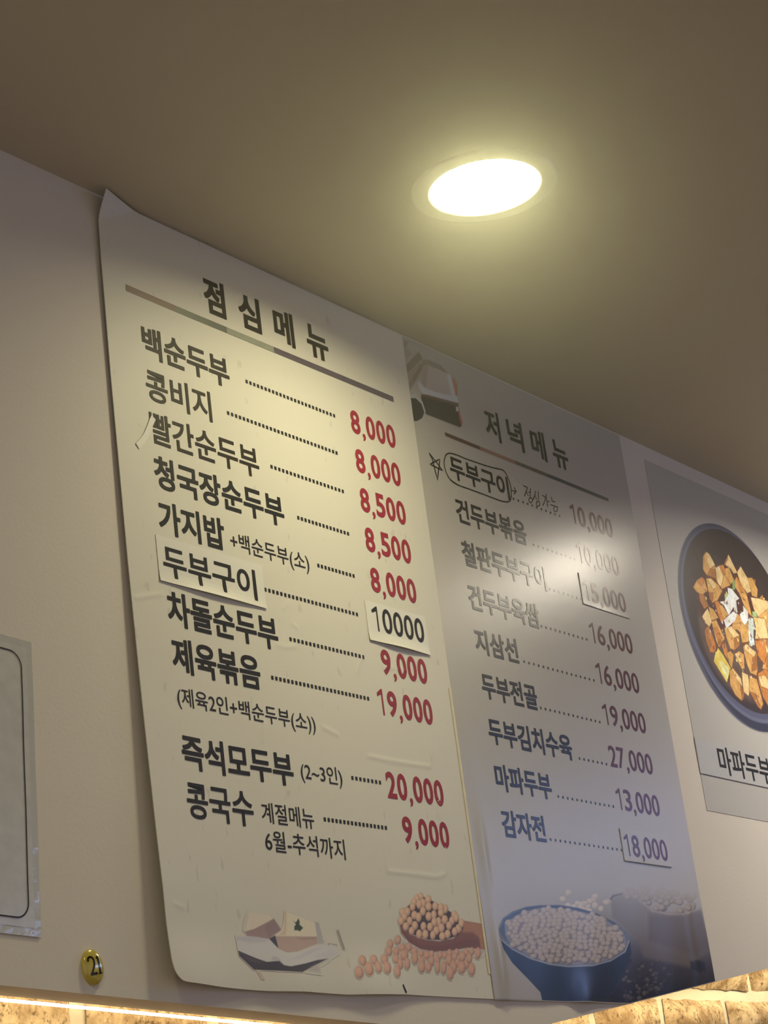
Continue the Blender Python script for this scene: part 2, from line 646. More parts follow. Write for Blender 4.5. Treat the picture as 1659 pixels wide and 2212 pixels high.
# window wall across the room, daylight outside
bm = bmesh.new()
for r in ((Y0, -4.6, 0, CEIL), (-1.1, 0.0, 0, CEIL), (-4.6, -1.1, 2.58, CEIL), (-4.6, -1.1, 0, 2.26)):
    box(bm, X1, X1 + 0.12, r[0], r[1], r[2], r[3])
structure(from_bm('wall_right', bm, M['wall']))
bm = bmesh.new()
for y in (-4.6, -3.45, -2.30, -1.16):
    box(bm, X1 + 0.02, X1 + 0.08, y, y + 0.05, 2.26, 2.58)
for z in (2.26, 2.54):
    box(bm, X1 + 0.02, X1 + 0.08, -4.6, -1.1, z, z + 0.04)
win = structure(from_bm('window_1', bm, M['frame']))
bm = bmesh.new(); box(bm, X1 + 0.09, X1 + 0.10, -4.6, -1.1, 2.26, 2.58)
structure(from_bm('window_pane', bm, M['daylight'], win))

# ------------------------------------------------------------------ light strip behind the board
strip = thing('light_strip', (OX + 0.61, 0.056, OZ + edge_v(0.61) - 0.0012), 'warm light strip tucked behind the lower edge of the white wall board', 'light')
for a, c, nm in ((-2.3, 0.61, 'lit_tape'), (0.61, 2.6, 'lit_tape')):
    za, zc = edge_v(a) - edge_v(0.61), edge_v(c) - edge_v(0.61)
    V = []
    for y in (-0.003, 0.003):
        V += [(a - 0.61, y, za), (c - 0.61, y, zc), (c - 0.61, y, zc + 0.0016), (a - 0.61, y, za + 0.0016)]
    link(nm, mesh_from(nm, V, [(0, 1, 2, 3), (7, 6, 5, 4), (1, 0, 4, 5), (3, 2, 6, 7), (2, 1, 5, 6), (0, 3, 7, 4)]), M['led'], strip)

# ------------------------------------------------------------------ downlights
def lathe(bm, prof, n=96):
    rings = [[bm.verts.new((r * math.cos(2 * math.pi * k / n), r * math.sin(2 * math.pi * k / n), z)) for k in range(n)] for r, z in prof]
    for a, c in zip(rings, rings[1:]):
        for k in range(n):
            bm.faces.new((a[k], a[(k + 1) % n], c[(k + 1) % n], c[k]))
    return rings


def downlight(xy, label, lens='lens'):
    t = thing('downlight', (xy[0], xy[1], CEIL), label, 'ceiling light', 'round recessed ceiling downlights in one row')
    bm = bmesh.new()
    lathe(bm, [(0.0895, 0.0), (0.0885, -0.0022), (0.085, -0.0032), (0.0705, -0.0036), (0.0680, -0.0030), (0.0668, -0.0010), (0.0666, CAN_H)])
    bmesh.ops.recalc_face_normals(bm, faces=bm.faces)
    from_bm('trim_ring', bm, M['trim_white'], t, True)
    bm = bmesh.new()
    rs = lathe(bm, [(0.0666, CAN_H), (0.055, CAN_H - 0.0008), (0.035, CAN_H - 0.0014), (0.012, CAN_H - 0.0016)])
    bm.faces.new(rs[-1])
    for f in bm.faces:
        f.normal_update()
        if f.normal.z > 0:
            f.normal_flip()
    from_bm('lens', bm, M[lens], t, True)
    return t


downlight(LAMPS[0], 'lit round downlight in the ceiling above the lunch menu poster')
downlight(LAMPS[1], 'lit round downlight in the ceiling nearest the braised tofu poster', 'lens_far')
downlight(LAMPS[2], 'lit round downlight in the ceiling nearest the laminated notice')

# ------------------------------------------------------------------ drawn shapes of the printed pictures, in 0.1 mm on the wall
LUNCH_ART = [('p',(150,144,140),20,0.6,[(1287,646),(1358,793),(1424,859),(1411,778),(1320,634)]),('p',(170,160,150),20,0.8,[(1320,634),(1421,841),(1759,830),(1832,793),(1671,731),(1477,663)]),('p',(124,104,106),8,1,[(1319,630),(1477,663),(1671,731),(1839,793),(1949,675),(1841,629),(1716,565),(1339,582)]),('p',(112,94,98),30,0.6,[(1665,690),(1839,793),(1949,675),(1841,629),(1716,565)]),('p',(50,50,62),8,1,[(1717,570),(1830,610),(1869,453),(1816,478),(1742,548)]),('p',(172,164,150),10,0.9,[(1851,607),(1965,684),(2071,883),(2573,776),(2578,631)]),('p',(160,138,126),14,0.7,[(1880,608),(1993,676),(2042,881),(2079,883),(2037,678),(2012,618)]),('p',(142,122,118),8,1,[(1836,601),(2569,626),(2566,547),(2157,440),(1994,425),(1854,448)]),('p',(118,98,96),14,0.5,[(2184,597),(2568,622),(2557,598),(2284,578)]),('p',(46,58,44),8,1,[(2171,781),(2221,769),(2274,820),(2291,773),(2277,752),(2340,714),(2270,670),(2243,682),(2176,680),(2183,721),(2217,749)]),('p',(138,134,140),10,1,[(2560,785),(2629,788),(2685,556),(2576,538)]),('p',(52,48,54),8,1,[(1150,423),(1430,362),(1620,323),(1835,334),(1900,291),(2013,281),(2284,321),(2531,369),(2747,395),(2364,272),(2192,216),(1381,223),(1155,362)]),('p',(78,66,66),20,0.7,[(1238,369),(1425,331),(1562,308),(1462,296),(1300,327)]),('p',(158,155,160),8,1,[(1151,568),(1506,579),(1729,556),(1856,462),(1980,425),(2232,445),(2590,534),(2897,538),(2935,452),(2746,390),(2530,367),(2283,318),(2013,276),(1899,285),(1835,334),(1619,314),(1429,353),(1150,419)]),('p',(142,140,152),24,0.8,[(1151,568),(1506,579),(1729,556),(1625,530),(1357,515),(1153,530)]),('p',(138,136,146),20,0.8,[(1744,385),(1840,362),(1872,299),(1821,334),(1677,325)]),('p',(146,144,154),24,0.7,[(1980,339),(2085,360),(2204,373),(2423,435),(2646,508),(2461,483),(2180,400)]),('p',(150,148,156),30,0.6,[(2448,408),(2764,484),(2927,452),(2747,392),(2531,369)]),('p',(126,120,128),40,0.6,[(2268,229),(2365,277),(2728,371),(2518,300),(2533,217)]),('p',(112,104,108),8,0.9,[(2945,717),(2985,719),(3061,504),(3021,498)]),('p',(110,104,108),8,0.7,[(2763,564),(2930,551),(2911,534),(2776,552)]),('p',(150,125,112),12,0.7,[(1441,207),(1483,208),(1594,29),(1559,28)]),('p',(132,126,132),40,0.8,[(4180,652),(4544,554),(5983,604),(5859,530),(4534,509),(4242,588)]),('p',(100,68,66),8,1,[(4188,843),(4255,823),(4424,718),(4688,672),(4964,666),(5279,712),(5489,820),(5560,940),(5893,925),(6014,915),(6025,771),(6015,603),(5771,603),(5564,610),(5244,567),(4835,536),(4545,559),(4328,630),(4198,737)]),('p',(136,98,82),30,0.9,[(5540,945),(5746,931),(6014,915),(6025,771),(5890,742),(5716,806),(5505,797)]),('p',(84,58,60),30,0.5,[(4238,744),(4556,611),(4950,602),(5587,707),(5841,717),(5867,647),(5566,619),(5246,573),(4836,541),(4546,565),(4329,636)]),('p',(140,105,86),24,0.7,[(5853,764),(6037,819),(6013,611),(5856,606)]),('p',(56,44,50),16,1,[(4230,980),(4467,1094),(4669,1208),(4879,1173),(5161,1084),(5409,1003),(5540,857),(5368,745),(5089,682),(4727,674),(4426,724),(4216,822)]),('b',(174,144,124),(112,86,80),(4695,1192,62,3,-12,-54)),('b',(174,144,124),(112,86,80),(4609,1159,66,4,-13,-59)),('b',(174,144,124),(112,86,80),(4848,1166,71,4,-13,-57)),('b',(174,144,124),(112,86,80),(4540,1115,63,3,-12,-54)),('b',(174,144,124),(112,86,80),(4727,1113,68,4,-13,-60)),('b',(174,144,124),(112,86,80),(4644,1097,62,3,-13,-58)),('b',(174,144,124),(112,86,80),(4981,1092,67,3,-13,-56)),('b',(174,144,124),(112,86,80),(4838,1079,71,4,-12,-54)),('b',(174,144,124),(112,86,80),(5189,1071,66,3,-14,-60)),('b',(174,144,124),(112,86,80),(5100,1081,70,4,-13,-58)),('b',(174,144,124),(112,86,80),(4499,1059,61,3,-12,-54)),('b',(174,144,124),(112,86,80),(4279,982,64,3,-13,-59)),('b',(174,144,124),(112,86,80),(4377,993,68,3,-12,-57)),('b',(174,144,124),(112,86,80),(4306,929,62,3,-12,-55)),('b',(174,144,124),(112,86,80),(5085,1016,70,3,-12,-54)),('b',(174,144,124),(112,86,80),(4926,983,63,3,-13,-59)),('b',(174,144,124),(112,86,80),(4705,1017,66,3,-13,-57)),('b',(174,144,124),(112,86,80),(4516,960,69,3,-12,-54)),('b',(174,144,124),(112,86,80),(4599,939,63,3,-13,-60)),('b',(174,144,124),(112,86,80),(4812,960,68,3,-13,-58)),('b',(174,144,124),(112,86,80),(4403,886,61,3,-12,-55)),('b',(174,144,124),(112,86,80),(5369,1007,69,3,-13,-54)),('b',(174,144,124),(112,86,80),(5147,935,72,3,-14,-60)),('b',(174,144,124),(112,86,80),(5299,928,66,3,-14,-58)),('b',(174,144,124),(112,86,80),(4228,878,66,3,-11,-53)),('b',(174,144,124),(112,86,80),(5009,903,63,3,-14,-61)),('b',(174,144,124),(112,86,80),(4917,896,67,3,-13,-58)),('b',(174,144,124),(112,86,80),(4310,815,68,3,-12,-55)),('b',(174,144,124),(112,86,80),(5223,866,66,3,-13,-54)),('b',(174,144,124),(112,86,80),(4498,834,67,3,-13,-58)),('b',(174,144,124),(112,86,80),(4675,834,62,3,-13,-56)),('b',(174,144,124),(112,86,80),(4813,834,66,3,-12,-54)),('b',(174,144,124),(112,86,80),(5052,830,71,3,-14,-60)),('b',(174,144,124),(112,86,80),(5402,973,67,3,-14,-59)),('b',(174,144,124),(112,86,80),(4934,794,69,3,-13,-56)),('b',(174,144,124),(112,86,80),(4416,768,61,3,-11,-52)),('b',(174,144,124),(112,86,80),(4564,735,65,3,-13,-58)),('b',(174,144,124),(112,86,80),(5422,840,73,3,-14,-58)),('b',(174,144,124),(112,86,80),(5330,799,66,3,-13,-55)),('b',(174,144,124),(112,86,80),(4693,738,68,3,-13,-60)),('b',(174,144,124),(112,86,80),(4850,735,62,3,-13,-58)),('b',(174,144,124),(112,86,80),(5168,762,68,3,-13,-56)),('b',(174,144,124),(112,86,80),(5049,730,71,3,-12,-53)),('b',(174,144,124),(112,86,80),(5500,908,67,3,-14,-60)),('b',(166,130,116),(114,84,78),(3347,382,72,2,-13,-65)),('b',(166,130,116),(114,84,78),(3239,245,81,2,-15,-77)),('b',(166,130,116),(114,84,78),(3568,400,74,2,-12,-60)),('b',(166,130,116),(114,84,78),(3436,288,87,2,-17,-85)),('b',(166,130,116),(114,84,78),(3624,315,74,2,-15,-74)),('b',(166,130,116),(114,84,78),(3782,412,75,2,-12,-61)),('b',(166,130,116),(114,84,78),(3799,314,84,2,-16,-79)),('b',(166,130,116),(114,84,78),(3950,594,61,2,-12,-58)),('b',(166,130,116),(114,84,78),(3895,509,75,3,-13,-61)),('b',(166,130,116),(114,84,78),(4113,650,67,3,-12,-58)),('b',(166,130,116),(114,84,78),(4046,514,68,2,-12,-56)),('b',(166,130,116),(114,84,78),(4180,563,69,2,-11,-54)),('b',(166,130,116),(114,84,78),(4316,574,66,2,-12,-56)),('b',(166,130,116),(114,84,78),(4199,475,88,3,-14,-67)),('b',(166,130,116),(114,84,78),(4018,425,68,2,-13,-62)),('b',(166,130,116),(114,84,78),(4092,372,61,2,-16,-73)),('b',(166,130,116),(114,84,78),(3996,276,72,2,-16,-77)),('b',(166,130,116),(114,84,78),(4235,376,67,2,-16,-74)),('b',(166,130,116),(114,84,78),(4422,527,68,2,-11,-51)),('b',(166,130,116),(114,84,78),(4414,449,70,2,-18,-81)),('b',(166,130,116),(114,84,78),(4554,509,59,2,-11,-51)),('b',(166,130,116),(114,84,78),(4541,408,71,2,-15,-68)),('b',(166,130,116),(114,84,78),(4527,346,74,2,-17,-77)),('b',(166,130,116),(114,84,78),(4667,490,69,2,-12,-52)),('b',(166,130,116),(114,84,78),(4769,505,60,2,-11,-48)),('b',(166,130,116),(114,84,78),(4751,425,64,2,-16,-70)),('b',(166,130,116),(114,84,78),(4665,350,75,2,-15,-68)),('b',(166,130,116),(114,84,78),(4886,452,60,2,-18,-80)),('b',(166,130,116),(114,84,78),(4946,500,60,2,-12,-53)),('b',(166,130,116),(114,84,78),(4862,350,56,2,-18,-80)),('b',(166,130,116),(114,84,78),(5047,503,57,2,-11,-46)),('b',(166,130,116),(114,84,78),(4993,353,65,2,-20,-87)),('b',(166,130,116),(114,84,78),(5154,529,61,2,-12,-53)),('b',(166,130,116),(114,84,78),(5125,448,71,2,-18,-76)),('b',(166,130,116),(114,84,78),(5311,546,58,2,-12,-49)),('b',(166,130,116),(114,84,78),(5258,493,66,2,-13,-53)),('b',(166,130,116),(114,84,78),(5301,419,62,2,-14,-58)),('b',(166,130,116),(114,84,78),(5196,359,82,2,-21,-87)),('b',(166,130,116),(114,84,78),(5118,289,77,2,-20,-87)),('b',(166,130,116),(114,84,78),(5519,553,63,2,-13,-53)),('b',(166,130,116),(114,84,78),(5423,498,79,3,-16,-65)),('b',(166,130,116),(114,84,78),(5482,402,67,2,-14,-58)),('b',(166,130,116),(114,84,78),(5380,364,87,2,-19,-81)),('b',(166,130,116),(114,84,78),(5575,485,67,2,-18,-72)),('b',(166,130,116),(114,84,78),(5593,347,80,2,-20,-84)),('b',(166,130,116),(114,84,78),(5647,569,53,2,-13,-54)),('b',(166,130,116),(114,84,78),(5779,550,68,2,-19,-78))]
TOFU_ART = [('p',(92,80,70),10,0.7,[(5991,9096),(6041,9008),(6169,9046),(6057,8897),(5979,8900)]),('p',(104,92,82),10,0.8,[(5994,8879),(6100,8909),(6190,8865),(6006,8703)]),('p',(84,72,62),10,0.9,[(6378,8945),(6449,8856),(5967,8476),(5999,8625)]),('p',(106,94,84),14,0.9,[(6449,8856),(6507,8795),(6013,8325),(5999,8397),(5988,8482)]),('p',(88,74,64),10,0.8,[(6363,8741),(6507,8795),(6000,8221),(5992,8319)]),('p',(96,84,72),10,0.9,[(6446,8842),(6619,8885),(6907,8883),(7037,8815),(6986,8774),(6846,8800),(6558,8797),(6443,8738)]),('p',(124,114,108),10,0.9,[(6488,8757),(6846,8800),(7030,8787),(7078,8454),(6592,8407),(6373,8424),(6385,8568)]),('p',(110,99,86),16,0.8,[(6425,8746),(6573,8775),(6432,8414),(6355,8432)]),('p',(132,130,130),10,1,[(6233,8423),(6284,8476),(6389,8402),(6633,8405),(7078,8454),(7027,8773),(7117,8798),(7244,8401),(7160,8360),(6365,8294),(6273,8333)]),('p',(120,74,58),12,0.9,[(7148,8754),(7216,8773),(7280,8686),(7237,8504),(7180,8489)]),('p',(66,52,46),10,1,[(6279,8271),(6447,8304),(7229,8384),(7224,8227),(7129,8228),(6389,8224),(6328,8221)]),('p',(40,36,32),10,1,[(6273,8244),(6521,8272),(7152,8325),(7193,8232),(7241,8037),(7179,7996),(6335,7982),(6280,8094)]),('p',(150,140,134),8,0.8,[(7147,8304),(7215,8322),(7209,8256),(7140,8231)]),('p',(110,56,50),10,0.9,[(7189,8257),(7230,8255),(7277,8098),(7227,8021),(7197,8116)]),('p',(118,116,112),10,1,[(6012,8186),(6152,8236),(6295,8161),(6344,8022),(6251,7872),(6094,7794),(6001,7770)]),('p',(34,31,29),8,1,[(6016,8137),(6137,8169),(6265,8115),(6309,8000),(6235,7893),(6099,7814),(5999,7788)])]
